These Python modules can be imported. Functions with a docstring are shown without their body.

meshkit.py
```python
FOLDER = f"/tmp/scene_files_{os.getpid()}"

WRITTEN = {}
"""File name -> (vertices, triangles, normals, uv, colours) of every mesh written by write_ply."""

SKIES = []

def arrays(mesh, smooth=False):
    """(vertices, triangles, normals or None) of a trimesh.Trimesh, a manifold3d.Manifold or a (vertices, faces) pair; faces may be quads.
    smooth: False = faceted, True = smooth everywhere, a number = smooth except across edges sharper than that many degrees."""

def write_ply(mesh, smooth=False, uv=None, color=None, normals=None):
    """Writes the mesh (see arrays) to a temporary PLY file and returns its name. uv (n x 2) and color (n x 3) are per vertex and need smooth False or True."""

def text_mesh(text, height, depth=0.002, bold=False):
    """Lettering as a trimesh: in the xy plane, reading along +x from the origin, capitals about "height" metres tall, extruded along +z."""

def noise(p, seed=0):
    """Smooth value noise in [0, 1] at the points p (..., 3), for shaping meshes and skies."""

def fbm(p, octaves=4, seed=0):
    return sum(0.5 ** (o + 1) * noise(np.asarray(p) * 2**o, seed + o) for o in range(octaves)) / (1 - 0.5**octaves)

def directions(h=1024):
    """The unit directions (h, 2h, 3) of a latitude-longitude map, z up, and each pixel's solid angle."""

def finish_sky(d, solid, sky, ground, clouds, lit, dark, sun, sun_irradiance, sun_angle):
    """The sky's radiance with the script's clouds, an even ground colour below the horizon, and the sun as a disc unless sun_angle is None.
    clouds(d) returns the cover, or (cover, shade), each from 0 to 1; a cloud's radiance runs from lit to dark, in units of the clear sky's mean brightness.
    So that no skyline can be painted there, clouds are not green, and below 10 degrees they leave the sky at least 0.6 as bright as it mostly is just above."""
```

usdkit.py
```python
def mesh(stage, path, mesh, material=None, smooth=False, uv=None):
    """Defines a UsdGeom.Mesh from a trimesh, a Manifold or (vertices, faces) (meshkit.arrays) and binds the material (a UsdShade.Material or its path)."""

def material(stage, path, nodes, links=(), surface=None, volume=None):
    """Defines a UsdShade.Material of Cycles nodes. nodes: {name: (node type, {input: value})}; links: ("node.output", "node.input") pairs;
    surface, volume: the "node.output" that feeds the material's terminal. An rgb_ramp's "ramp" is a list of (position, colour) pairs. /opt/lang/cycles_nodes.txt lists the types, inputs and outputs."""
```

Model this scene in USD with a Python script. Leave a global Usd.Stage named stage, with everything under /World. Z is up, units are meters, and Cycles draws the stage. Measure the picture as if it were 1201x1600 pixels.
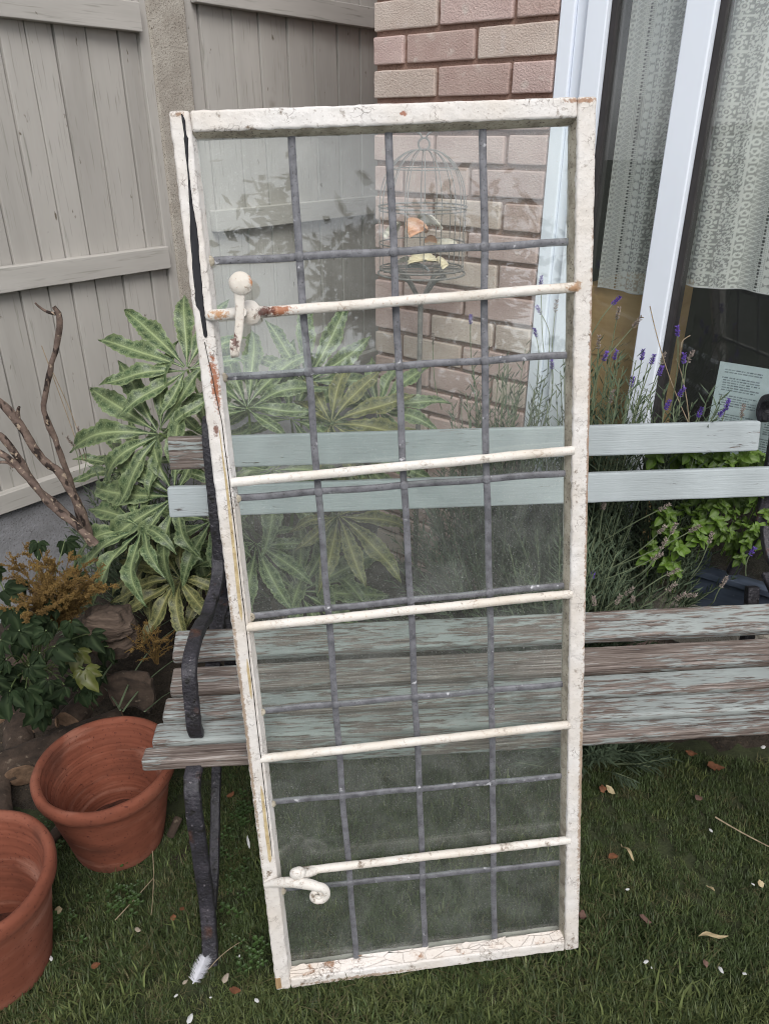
import math, random
import numpy as np, trimesh
import usdkit, meshkit
from pxr import Usd, UsdGeom, UsdLux, UsdShade, Gf, Sdf, Vt

stage = Usd.Stage.CreateInMemory()
UsdGeom.SetStageUpAxis(stage, UsdGeom.Tokens.z)
UsdGeom.SetStageMetersPerUnit(stage, 1.0)
UsdGeom.Xform.Define(stage, '/World')
UsdGeom.Scope.Define(stage, '/World/Looks')
PI = math.pi

# ------------------------------------------------------------------ camera, sky, sun, exposure
FPX, TH, CH = 1182.0, math.atan(.503), 1.38          # focal length in photo pixels, pitch down, height
EXPOSURE = 0.84
SKY, SUN, SUN_ANGLE = 0.135, 0.36, 35.0
SUN_EL, SUN_AZ = math.radians(48), math.radians(168)  # azimuth of the sun from +y, clockwise
cam = UsdGeom.Camera.Define(stage, '/World/camera')
cam.CreateHorizontalApertureAttr(24.0 * 1201 / 1201)
cam.CreateFocalLengthAttr(24.0 * FPX / 1201)
cam.CreateClippingRangeAttr((0.05, 1000))
cam.CreateExposureAttr(EXPOSURE)
cam.AddTranslateOp().Set((0, 0, CH))
cam.AddRotateXOp().Set(90 - math.degrees(TH))

dome = UsdLux.DomeLight.Define(stage, '/World/sky')
dome.GetPrim().SetCustomDataByKey('kind', 'structure')
skym = usdkit.material(stage, '/World/Looks/overcast_sky', {
    's': ('sky_texture', {'sky_type': 'single_scattering', 'sun_disc': False, 'sun_elevation': SUN_EL, 'sun_rotation': SUN_AZ}),
    'b': ('rgb_to_bw', {}), 't': ('mix', {'mix_type': 'multiply', 'fac': 1.0, 'color2': (1.0, 1.02, 1.07)}),
    'c': ('texture_coordinate', {}), 'n': ('noise_texture', {'scale': 2.2, 'detail': 5.0, 'roughness': .55}),
    'r': ('rgb_ramp', {'ramp': [(.3, (.70,)*3), (.62, (.97,)*3)]}), 'm': ('mix', {}),
    'g': ('background_shader', {'strength': SKY})},
    [('s.color', 'b.color'), ('b.val', 't.color1'), ('c.generated', 'n.vector'), ('n.fac', 'r.fac'), ('r.color', 'm.fac'), ('s.color', 'm.color1'),
     ('t.color', 'm.color2'), ('m.color', 'g.color')], surface='g.background')
UsdShade.MaterialBindingAPI.Apply(dome.GetPrim()).Bind(skym)
sun = UsdLux.DistantLight.Define(stage, '/World/sun')
sun.CreateNormalizeAttr(True); sun.CreateIntensityAttr(SUN); sun.CreateAngleAttr(SUN_ANGLE); sun.CreateColorAttr((1, .97, .92))
sun.AddRotateZOp().Set(-math.degrees(SUN_AZ)); sun.AddRotateXOp().Set(-(90 - math.degrees(SUN_EL)))

# ------------------------------------------------------------------ helpers
CT, ST = math.cos(TH), math.sin(TH)
CAM = np.array([0, 0, CH])
def ray(px, py):
    u, v = (px - 600.5) / FPX, (800 - py) / FPX
    return np.array([u, CT + v * ST, -ST + v * CT])
def at(px, py, Y=None, z=None):
    d = ray(px, py)
    return CAM + d * (Y / d[1] if Y is not None else (z - CH) / d[2])
def nrm(v):
    v = np.asarray(v, float); return v / (np.linalg.norm(v) + 1e-12)
used = {}
def numbered(parent, name):
    k = (parent, name); n = used.get(k, 0); used[k] = n + 1
    return f'{parent}/{name}' if n == 0 else f'{parent}/{name}_{n:03d}'
def tag(p, label=None, cat=None, group=None, kind=None):
    p = p if isinstance(p, Usd.Prim) else p.GetPrim()
    for k, v in (('label', label), ('category', cat), ('group', group), ('kind', kind)):
        if v: p.SetCustomDataByKey(k, v)
    return p
def thing(name, label, cat, loc=(0, 0, 0), rotz=0., mat=None, group=None):
    x = UsdGeom.Xform.Define(stage, numbered('/World', name))
    if mat is not None:
        m = np.eye(4); m[:3, :3] = np.asarray(mat).T; m[3, :3] = loc
        x.AddTransformOp().Set(Gf.Matrix4d(*m.ravel().tolist()))
    else:
        x.AddTranslateOp().Set(tuple(map(float, loc)))
        if rotz: x.AddRotateZOp().Set(math.degrees(rotz))
    return tag(x, label, cat, group)
class G:
    def __init__(s): s.v, s.f, s.a, s.n = [], [], [], 0
    def add(s, v, f, a=None):
        v = np.asarray(v, float); f = np.asarray(f, int)
        if f.shape[1] == 4: f = np.vstack([f[:, [0, 1, 2]], f[:, [0, 2, 3]]])
        s.v.append(v); s.f.append(f + s.n); s.n += len(v)
        s.a.append(np.zeros(len(v)) if a is None else np.asarray(a, float)); return s
    def tm(s, m): return s.add(m.vertices, m.faces)
    def arr(s): return np.vstack(s.v), np.vstack(s.f), np.concatenate(s.a)
def obj(name, mesh, mat, parent=None, smooth=40, attr=None, label=None, cat=None, group=None, kind=None):
    path = numbered(str(parent.GetPath()) if parent is not None else '/World', name)
    a = None
    if isinstance(mesh, G):
        v, f, a = mesh.arr(); mesh = (v, f)
    if attr: smooth = bool(smooth)
    m = usdkit.mesh(stage, path, mesh, MATS[mat] if isinstance(mat, str) else mat, smooth)
    if attr: UsdGeom.PrimvarsAPI(m).CreatePrimvar(attr, Sdf.ValueTypeNames.FloatArray, 'vertex').Set(Vt.FloatArray.FromNumpy(a.astype(np.float32)))
    return tag(m, label, cat, group, kind)
def grid_faces(n, m, closed=False):
    i, j = np.meshgrid(np.arange(n - 1), np.arange(m if closed else m - 1), indexing='ij')
    k = (j + 1) % m
    return np.stack([i * m + j, i * m + k, (i + 1) * m + k, (i + 1) * m + j], -1).reshape(-1, 4)
def tube(pts, r, sides=6, up=None, flat=1.0, caps=True):
    p = np.asarray(pts, float); n = len(p); r = np.broadcast_to(np.asarray(r, float), (n,))
    t = np.gradient(p, axis=0); t /= np.linalg.norm(t, axis=1, keepdims=True) + 1e-12
    a = nrm(np.cross(t[0], up if up is not None else ([0, 0, 1.] if abs(t[0][2]) < .9 else [1., 0, 0])))
    A = []
    for k in range(n):
        a = nrm(a - t[k] * np.dot(a, t[k])); A.append(a)
    A = np.array(A); B = np.cross(t, A); g = np.arange(sides) * 2 * PI / sides
    v = (p[:, None] + r[:, None, None] * (np.cos(g)[None, :, None] * A[:, None] + flat * np.sin(g)[None, :, None] * B[:, None])).reshape(-1, 3)
    f = [grid_faces(n, sides, True)[:, ::-1]]
    f = np.vstack([np.vstack(f)[:, [0, 1, 2]], np.vstack(f)[:, [0, 2, 3]]])
    if caps:
        v = np.vstack([v, p[0], p[-1]]); m = n * sides; k = np.arange(sides); q = (k + 1) % sides
        f = np.vstack([f, np.stack([np.full(sides, m), k, q], 1), np.stack([np.full(sides, m + 1), (n - 1) * sides + q, (n - 1) * sides + k], 1)])
    return v, f
def spline(pts, n=24):
    from scipy.interpolate import CubicSpline, PchipInterpolator
    p = np.asarray(pts, float)
    if len(p) == 2: return p[0] + (p[1] - p[0]) * np.linspace(0, 1, n)[:, None]
    t = np.concatenate([[0], np.cumsum(np.linalg.norm(np.diff(p, axis=0), axis=1))])
    return np.stack([PchipInterpolator(t, p[:, k])(np.linspace(0, t[-1], n)) for k in range(p.shape[1])], 1)
def rrect(w, h, r, k=3, sub=2):
    """Closed outline of a rounded rectangle centred on 0, counter-clockwise."""
    out = []
    for cx, cy, a0 in ((w/2-r, h/2-r, 0), (-w/2+r, h/2-r, PI/2), (-w/2+r, -h/2+r, PI), (w/2-r, -h/2+r, 3*PI/2)):
        for i in range(k + 1):
            a = a0 + PI/2 * i / k; out.append((cx + r*math.cos(a), cy + r*math.sin(a)))
    out = np.array(out); res = []
    for i in range(len(out)):
        a, b = out[i], out[(i + 1) % len(out)]
        m = sub if np.linalg.norm(b - a) > 1.5 * r else 1
        for q in range(m): res.append(a + (b - a) * q / m)
    return np.array(res)
def sweep(prof, stations, X, Yv, amp=0., freq=40., seed=0, scale=None):
    """Closed profile swept along stations with fixed section axes X, Yv; capped; lumpy by noise of size amp."""
    prof = np.asarray(prof, float); st = np.asarray(stations, float); m = len(prof)
    X = np.broadcast_to(np.asarray(X, float), (len(st), 3)); Yv = np.broadcast_to(np.asarray(Yv, float), (len(st), 3))
    sc = np.ones(len(st)) if scale is None else np.asarray(scale)
    v = st[:, None] + sc[:, None, None] * (prof[None, :, :1] * X[:, None] + prof[None, :, 1:] * Yv[:, None])
    v = v.reshape(-1, 3)
    f = grid_faces(len(st), m, True)
    f = np.vstack([f[:, [0, 1, 2]], f[:, [0, 2, 3]]])
    c0, c1 = v[:m].mean(0), v[-m:].mean(0); k = np.arange(m); q = (k + 1) % m; n = len(v); L = (len(st) - 1) * m
    v = np.vstack([v, c0, c1])
    f = np.vstack([f, np.stack([np.full(m, n), q, k], 1), np.stack([np.full(m, n + 1), L + k, L + q], 1)])
    d = nrm(st[-1] - st[0])
    if np.dot(np.cross(X[0], Yv[0]), d) < 0: f = f[:, ::-1]
    if amp:
        w = np.stack([meshkit.fbm(v * freq + 17 * i + seed * 3.1, 3, seed) for i in range(3)], 1) - .5
        v = v + w * 2 * amp
    return v, f
def bar(x0, x1, y0, y1, z0, z1, r=.003, step=.02, amp=0., freq=60., seed=0, sub=3):
    """A lumpy rounded box; its long axis is divided every `step`."""
    lo, hi = np.array([x0, y0, z0], float), np.array([x1, y1, z1], float); d = hi - lo; ax = int(np.argmax(d)); c = (lo + hi) / 2
    e = np.eye(3); a, b = [(1, 2), (2, 0), (0, 1)][ax]
    n = max(2, int(d[ax] / step) + 1)
    ts = np.concatenate([[lo[ax]], [lo[ax] + r * .4], np.linspace(lo[ax] + r, hi[ax] - r, n), [hi[ax] - r * .4], [hi[ax]]])
    sc = np.ones(len(ts)); mn = min(d[a], d[b]) ; sc[0] = sc[-1] = 1 - 1.6 * r / mn if mn > 3 * r else .8; sc[1] = sc[-2] = 1 - .5 * r / mn
    st = np.array([c - e[ax] * c[ax] + e[ax] * t for t in ts])
    return sweep(rrect(d[a], d[b], r, 3, sub), st, e[a], e[b], amp, freq, seed, sc)
def box(x0, x1, y0, y1, z0, z1):
    v = np.array([[x, y, z] for x in (x0, x1) for y in (y0, y1) for z in (z0, z1)], float)
    f = np.array([[0, 1, 3, 2], [4, 6, 7, 5], [0, 4, 5, 1], [2, 3, 7, 6], [0, 2, 6, 4], [1, 5, 7, 3]])
    return v, f
def ribbon(path, wdir, w, th, amp=0., seed=0, r=.003, wprof=None):
    p = np.asarray(path, float); t = np.gradient(p, axis=0); t /= np.linalg.norm(t, axis=1, keepdims=True) + 1e-12
    X = np.broadcast_to(np.asarray(wdir, float), p.shape); N = np.cross(t, X); N /= np.linalg.norm(N, axis=1, keepdims=True) + 1e-12
    return sweep(rrect(w, th, r, 2, 2), p, X, N, amp, 70, seed, wprof)
def lathe(prof, n=64, amp=0., seed=0):
    p = np.asarray(prof, float); g = np.arange(n) * 2 * PI / n
    v = np.stack([p[:, :1] * np.cos(g), p[:, :1] * np.sin(g), np.repeat(p[:, 1:], n, 1)], -1).reshape(-1, 3)
    f = grid_faces(len(p), n, True)
    if amp: v = v + (np.stack([meshkit.fbm(v * 30 + 9 * i, 3, seed + i) for i in range(3)], 1) - .5) * 2 * amp
    return v, f
def blob(r, seed, amp=.25, sub=2, squash=(1, 1, 1)):
    m = trimesh.creation.icosphere(sub, 1.0); v = np.array(m.vertices)
    v = v * (1 + amp * (meshkit.fbm(v * 1.6 + seed * 7.3, 3, seed) - .5) * 2)[:, None]
    return v * np.asarray(squash) * r, np.array(m.faces)
def rot(axis, a):
    return trimesh.transformations.rotation_matrix(a, axis)[:3, :3]
def frame(n, main):
    """Rotation whose z is n and whose x is main laid into the plane."""
    z = nrm(n); x = nrm(np.asarray(main) - z * np.dot(main, z)); return np.stack([x, np.cross(z, x), z], 1)

# ------------------------------------------------------------------ materials
MATS = {}
def lin(*c): return tuple(((x / 255) / 12.92 if x < 10.3 else (((x / 255) + .055) / 1.055) ** 2.4) for x in c)
def mat(name, nodes, links, surface='p.BSDF'):
    MATS[name] = usdkit.material(stage, '/World/Looks/' + name, nodes, links, surface=surface); return name
def noisy(name, ramp, scale=(8, 8, 8), detail=6., rough=.8, bump=None, rand=0., spec=.4, fine=None, distort=0., nrough=.6, metallic=0.):
    """Base colour from a stretched noise; fine=(scale, colour, lo, hi) adds specks; rand varies brightness by object."""
    N = {'c': ('texture_coordinate', {}), 'm': ('mapping', {'scale': scale}), 'n': ('noise_texture', {'scale': 1., 'detail': detail, 'roughness': nrough, 'distortion': distort}),
         'r': ('rgb_ramp', {'ramp': ramp}), 'p': ('principled_bsdf', {'roughness': rough, 'specular_ior_level': spec, 'metallic': metallic})}
    L = [('c.object', 'm.vector'), ('m.vector', 'n.vector'), ('n.fac', 'r.fac')]; col = 'r.color'
    if rand:
        N |= {'oi': ('object_info', {}), 'mr': ('map_range', {'from_min': 0., 'from_max': 1., 'to_min': 1 - rand, 'to_max': 1 + rand}), 'rm': ('mix', {'mix_type': 'multiply', 'fac': 1.})}
        L += [('oi.random', 'mr.value'), (col, 'rm.color1'), ('mr.result', 'rm.color2')]; col = 'rm.color'
        N['av'] = ('vector_math', {'math_type': 'multiply_add', 'vector2': (1, 1, 1)}); N['rs'] = ('math', {'math_type': 'multiply', 'value2': 37.})
        L += [('oi.random', 'rs.value1'), ('m.vector', 'av.vector1'), ('rs.value', 'av.vector3')]; L.remove(('m.vector', 'n.vector')); L.append(('av.vector', 'n.vector'))
    for i, (fs, fc, lo, hi) in enumerate(fine or []):
        fs = (fs, fs, fs) if np.ndim(fs) == 0 else fs
        N |= {f'fm{i}': ('mapping', {'scale': fs, 'location': (3.7 * i + 1, 1.3, 2.1)}), f'fn{i}': ('noise_texture', {'scale': 1., 'detail': 4.}), f'fr{i}': ('rgb_ramp', {'ramp': [(lo, (0, 0, 0)), (hi, (1, 1, 1))]}), f'fx{i}': ('mix', {'color2': fc})}
        L += [('c.object', f'fm{i}.vector'), (f'fm{i}.vector', f'fn{i}.vector'), (f'fn{i}.fac', f'fr{i}.fac'), (f'fr{i}.color', f'fx{i}.fac'), (col, f'fx{i}.color1')]; col = f'fx{i}.color'
    if bump:
        bs, st, dist = bump; bs = (bs, bs, bs) if np.ndim(bs) == 0 else bs
        N |= {'bm': ('mapping', {'scale': bs}), 'bn': ('noise_texture', {'scale': 1., 'detail': 5.}), 'b': ('bump', {'strength': st, 'distance': dist})}
        L += [('c.object', 'bm.vector'), ('bm.vector', 'bn.vector'), ('bn.fac', 'b.height'), ('b.normal', 'p.normal')]
    L.append((col, 'p.base_color'))
    return mat(name, N, L)
def leafy(name, base, vein=None, speck=None, rand=.25, trans=.3, rough=.45, attr=None, spec=.45):
    """Leaf: two tones by noise, optional pale veins from a mesh attribute, optional pale speckle, some light through."""
    b = np.array(base)
    N = {'c': ('texture_coordinate', {}), 'n': ('noise_texture', {'scale': 30., 'detail': 4.}), 'r': ('rgb_ramp', {'ramp': [(.3, tuple(b * .65)), (.7, tuple(b * 1.35))]}),
         'oi': ('object_info', {}), 'mr': ('map_range', {'from_min': 0., 'from_max': 1., 'to_min': 1 - rand, 'to_max': 1 + rand}), 'rm': ('mix', {'mix_type': 'multiply', 'fac': 1.}),
         'p': ('principled_bsdf', {'roughness': rough, 'specular_ior_level': spec}), 't': ('translucent_bsdf', {}), 'x': ('mix_closure', {'fac': trans})}
    L = [('c.object', 'n.vector'), ('n.fac', 'r.fac'), ('oi.random', 'mr.value'), ('r.color', 'rm.color1'), ('mr.result', 'rm.color2')]; col = 'rm.color'
    if speck:
        N |= {'sn': ('noise_texture', {'scale': 330., 'detail': 3., 'roughness': .7}), 'sr': ('rgb_ramp', {'ramp': [(.52, (0, 0, 0)), (.66, (.72,)*3)]}), 'sx': ('mix', {'color2': speck})}
        L += [('c.object', 'sn.vector'), ('sn.fac', 'sr.fac'), ('sr.color', 'sx.fac'), (col, 'sx.color1')]; col = 'sx.color'
    if attr:
        N |= {'a': ('attribute', {'attribute': attr}), 'vx': ('mix', {'color2': vein})}
        L += [('a.fac', 'vx.fac'), (col, 'vx.color1')]; col = 'vx.color'
    L += [(col, 'p.base_color'), (col, 't.color'), ('p.BSDF', 'x.closure1'), ('t.BSDF', 'x.closure2')]
    return mat(name, N, L, 'x.closure')

# old white paint on the casement: fine crazing, dirt, bare and rusty spots
def old_paint(name, base, dirt, rust_amt, crack=.9, spots=(), bare=lin(120, 105, 90)):
    b = np.array(base)
    N = {'c': ('texture_coordinate', {}),
         'n1': ('noise_texture', {'scale': 9., 'detail': 6.}), 'r1': ('rgb_ramp', {'ramp': [(.3, tuple(b * np.array([.86, .81, .74]))), (.6, tuple(b))]}),
         'vd': ('noise_texture', {'scale': 60., 'detail': 3.}), 'vm': ('mix', {'mix_type': 'linear_light', 'fac': .016}),
         'v': ('voronoi_texture', {'feature': 'distance_to_edge', 'scale': 85.}), 'vr': ('rgb_ramp', {'ramp': [(0., (1, 1, 1)), (.035, (0, 0, 0))]}),
         'cm': ('noise_texture', {'scale': 22., 'detail': 3.}), 'cr': ('rgb_ramp', {'ramp': [(.52, (0, 0, 0)), (.66, (crack,)*3)]}), 'cx': ('math', {'math_type': 'multiply'}),
         'm1': ('mix', {'color2': dirt}),
         'n2': ('noise_texture', {'scale': 260., 'detail': 4., 'roughness': .7}), 'r2': ('rgb_ramp', {'ramp': [(.60, (0, 0, 0)), (.72, (.75,)*3)]}), 'm2': ('mix', {'color2': dirt}),
         'n3': ('noise_texture', {'scale': 34., 'detail': 7., 'roughness': .7}), 'r3': ('rgb_ramp', {'ramp': [(.67 - .1 * rust_amt, (0, 0, 0)), (.72 - .06 * rust_amt, (1, 1, 1))]}), 'm3': ('mix', {'color2': bare}),
         'bn': ('noise_texture', {'scale': 130., 'detail': 6., 'roughness': .6}), 'ba': ('math', {'math_type': 'subtract'}), 'bs': ('math', {'math_type': 'multiply', 'value2': .8}),
         'b': ('bump', {'strength': .75, 'distance': .0019}), 'p': ('principled_bsdf', {'roughness': .55, 'specular_ior_level': .35})}
    L = [('c.object', 'n1.vector'), ('n1.fac', 'r1.fac'), ('c.object', 'vd.vector'), ('c.object', 'vm.color1'), ('vd.color', 'vm.color2'), ('vm.color', 'v.vector'), ('v.distance', 'vr.fac'),
         ('c.object', 'cm.vector'), ('cm.fac', 'cr.fac'), ('vr.color', 'cx.value1'), ('cr.color', 'cx.value2'), ('cx.value', 'm1.fac'), ('r1.color', 'm1.color1'),
         ('c.object', 'n2.vector'), ('n2.fac', 'r2.fac'), ('r2.color', 'm2.fac'), ('m1.color', 'm2.color1'),
         ('c.object', 'n3.vector'), ('n3.fac', 'r3.fac'), ('r3.color', 'm3.fac'), ('m2.color', 'm3.color1'),
         ('c.object', 'bn.vector'), ('bn.fac', 'ba.value1'), ('cx.value', 'bs.value1'), ('bs.value', 'ba.value2'), ('ba.value', 'b.height'), ('b.normal', 'p.normal')]
    col = 'm3.color'
    for i, (pos, rad, c) in enumerate(spots):             # rust stains at places of their own
        N |= {f'd{i}': ('vector_math', {'math_type': 'subtract', 'vector2': pos}), f'e{i}': ('vector_math', {'math_type': 'multiply', 'vector2': tuple(1 / np.broadcast_to(rad, 3))}),
              f'l{i}': ('vector_math', {'math_type': 'length'}), f'q{i}': ('noise_texture', {'scale': 170. , 'detail': 6., 'roughness': .75}), f'w{i}': ('math', {'math_type': 'multiply_add', 'value2': 2.2}),
              f's{i}': ('rgb_ramp', {'ramp': [(.0, (.95,)*3), (.64, (.88,)*3), (.76, (0, 0, 0))]}), f'h{i}': ('math', {'math_type': 'multiply', 'value2': .45}), f'x{i}': ('mix', {'color2': c})}
        L += [('c.object', f'd{i}.vector1'), (f'd{i}.vector', f'e{i}.vector1'), (f'e{i}.vector', f'l{i}.vector1'), ('c.object', f'q{i}.vector'), (f'q{i}.fac', f'w{i}.value1'), (f'l{i}.value', f'w{i}.value3'),
              (f'w{i}.value', f'h{i}.value1'), (f'h{i}.value', f's{i}.fac'), (f's{i}.color', f'x{i}.fac'), (col, f'x{i}.color1')]; col = f'x{i}.color'
    L.append((col, 'p.base_color'))
    return mat(name, N, L)
RUST, RUST2 = lin(150, 84, 40), lin(84, 44, 36)
old_paint('white_frame_paint', (.69, .66, .635), lin(112, 92, 78), .8, .95,
          [((.018, .0, 1.085), (.011, .03, .075), RUST), ((.012, 0, 1.02), (.006, .03, .02), lin(110, 70, 55)), ((.536, 0, 1.186), (.013, .03, .014), lin(160, 128, 98)),
           ((.012, 0, 1.425), (.014, .04, .006), lin(140, 110, 85)), ((.558, 0, .95), (.006, .03, .62), lin(150, 124, 104)), ((.557, 0, .35), (.008, .03, .45), lin(160, 138, 118)), ((.54, 0, 1.424), (.05, .03, .006), lin(150, 112, 84)), ((.30, 0, 1.416), (.010, .03, .006), lin(150, 90, 62)), ((.15, 0, .006), (.2, .03, .007), lin(150, 130, 112)), ((.003, 0, .55), (.006, .03, .5), lin(150, 130, 110)), ((.03, 0, .232), (.02, .03, .008), lin(130, 80, 60))])
old_paint('white_iron_paint', (.70, .665, .62), lin(165, 120, 80), .85, .6,
          [((.116, 0, 1.178), (.034, .06, .014), RUST), ((.096, 0, 1.178), (.028, .06, .016), RUST2), ((.036, 0, 1.177), (.026, .06, .012), lin(176, 126, 78)), ((.07, 0, 1.2035), (.022, .07, .006), lin(180, 112, 62)),
           ((.055, -.05, 1.14), (.010, .03, .022), RUST2), ((.086, -.04, 1.220), (.009, .04, .018), lin(186, 120, 70)), ((.105, 0, .259), (.012, .03, .006), RUST), ((.062, 0, .256), (.014, .05, .004), RUST2), ((.093, -.03, .212), (.009, .03, .006), lin(112, 72, 58)), ((.532, 0, 1.185), (.02, .03, .012), lin(160, 122, 88))])
old_paint('flaking_putty', (.70, .65, .61), lin(130, 100, 80), 1.1, 1., bare=lin(150, 118, 95))
noisy('dirty_putty', [(.3, lin(120, 112, 98)), (.6, lin(176, 168, 152))], (40, 40, 40), rough=.9, bump=(200, .6, .001), fine=[(300, lin(80, 70, 60), .58, .7)])
noisy('ochre_putty', [(.3, lin(150, 128, 90)), (.6, lin(196, 178, 140))], (60, 60, 60), rough=.9, bump=(300, .6, .001), fine=[(200, lin(110, 90, 70), .6, .7)])
noisy('black_filler', [(.3, (.012, .012, .014)), (.7, (.03, .03, .035))], (60, 60, 20), rough=.75, bump=(150, .3, .001), spec=.25)
noisy('dark_gap', [(.3, (.02, .017, .015)), (.7, (.05, .042, .036))], (60, 60, 60), rough=.95)
noisy('lead', [(.3, lin(74, 74, 78)), (.62, lin(114, 114, 119))], (60, 60, 60), rough=.55, bump=(240, .35, .001), spec=.5, fine=[(75, lin(190, 190, 194), .66, .73), (420, lin(60, 58, 58), .6, .7)])
noisy('bare_wood', [(.3, lin(110, 86, 60)), (.7, lin(168, 140, 104))], (300, 300, 20), rough=.9)
noisy('fence_paint', [(.25, lin(156, 152, 146)), (.5, lin(170, 166, 160)), (.75, lin(178, 174, 168))], (9, 9, 1.2), detail=6., rough=.8, bump=((260, 260, 16), .28, .0012), rand=.05, spec=.25,
      fine=[((150, 150, 9), lin(140, 138, 130), .60, .74), ((6, 6, 5), lin(134, 128, 118), .70, .80), ((48, 48, 22), lin(104, 96, 84), .70, .75)])
noisy('fence_rail_paint', [(.25, lin(161, 157, 151)), (.5, lin(174, 170, 164)), (.75, lin(182, 178, 172))], (1.2, 9, 9), detail=6., rough=.8, bump=((16, 260, 260), .28, .0012), spec=.25,
      fine=[((8, 150, 150), lin(146, 144, 136), .60, .74), ((60, 60, 60), lin(104, 98, 88), .72, .78)])
noisy('concrete', [(.3, lin(146, 138, 128)), (.7, lin(174, 168, 158))], (14, 14, 14), rough=.95, bump=(160, .8, .003), fine=[(340, lin(92, 84, 74), .55, .68), (30, lin(110, 88, 66), .72, .78)])
noisy('gravel_concrete', [(.3, lin(122, 122, 124)), (.7, lin(146, 146, 150))], (14, 14, 14), rough=.95, bump=(130, .8, .003), fine=[(300, lin(84, 80, 78), .58, .7)])
for i, (a, b) in enumerate([((180, 155, 149), (194, 172, 165)), ((184, 166, 155), (197, 182, 171)), ((176, 150, 142), (190, 168, 159))]):
    noisy(f'brick_{["pink", "buff", "rosy"][i]}', [(.3, lin(*a)), (.65, lin(*b))], (12, 12, 12), rough=.95, bump=(260, .9, .003), rand=.07,
          fine=[(330, lin(146, 120, 110), .60, .70), (28, lin(196, 182, 174), .60, .74)])
noisy('mortar', [(.3, lin(136, 108, 96)), (.7, lin(158, 130, 116))], (25, 25, 25), rough=.98, bump=(260, .9, .003), fine=[(300, lin(90, 68, 58), .56, .68)])
noisy('upvc', [(.3, (.76, .80, .87)), (.7, (.78, .82, .89))], (4, 4, 4), rough=.28, spec=.5)
noisy('rubber_gasket', [(.3, (.02, .018, .018)), (.7, (.035, .03, .03))], (20, 20, 20), rough=.5)
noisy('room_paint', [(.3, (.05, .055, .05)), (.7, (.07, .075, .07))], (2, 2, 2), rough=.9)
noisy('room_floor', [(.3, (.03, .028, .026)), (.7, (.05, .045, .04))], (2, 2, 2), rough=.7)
noisy('cardboard', [(.3, lin(182, 150, 104)), (.7, lin(200, 170, 124))], (6, 6, 40), rough=.9, fine=[(18, lin(110, 86, 60), .76, .8)])
noisy('terracotta', [(.28, lin(94, 54, 41)), (.5, lin(122, 70, 53)), (.72, lin(138, 90, 73))], (5, 5, 14), rough=.85, bump=((12, 12, 330), .2, .0012), spec=.25,
      fine=[((6, 6, 30), lin(160, 116, 100), .58, .80), (9, lin(84, 52, 42), .62, .82), (190, lin(80, 42, 34), .60, .72), (26, lin(160, 136, 128), .74, .8)])
noisy('pot_soil_stain', [(.3, lin(40, 26, 20)), (.7, lin(84, 44, 32))], (40, 40, 40), rough=.95, bump=(160, .8, .003))
noisy('cast_iron', [(.3, lin(28, 26, 28)), (.55, lin(46, 44, 50)), (.72, lin(66, 62, 68))], (40, 40, 26), rough=.55, bump=(150, 1., .0035), spec=.5,
      fine=[((20, 20, 11), lin(72, 48, 40), .61, .70), (150, lin(112, 106, 110), .66, .72), (60, lin(26, 24, 24), .6, .66)])
noisy('bark', [(.3, lin(34, 27, 22)), (.7, lin(82, 68, 58))], (14, 14, 40), detail=8., rough=.95, bump=((60, 60, 20), 1., .006), fine=[(60, lin(104, 92, 80), .64, .72)])
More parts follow.
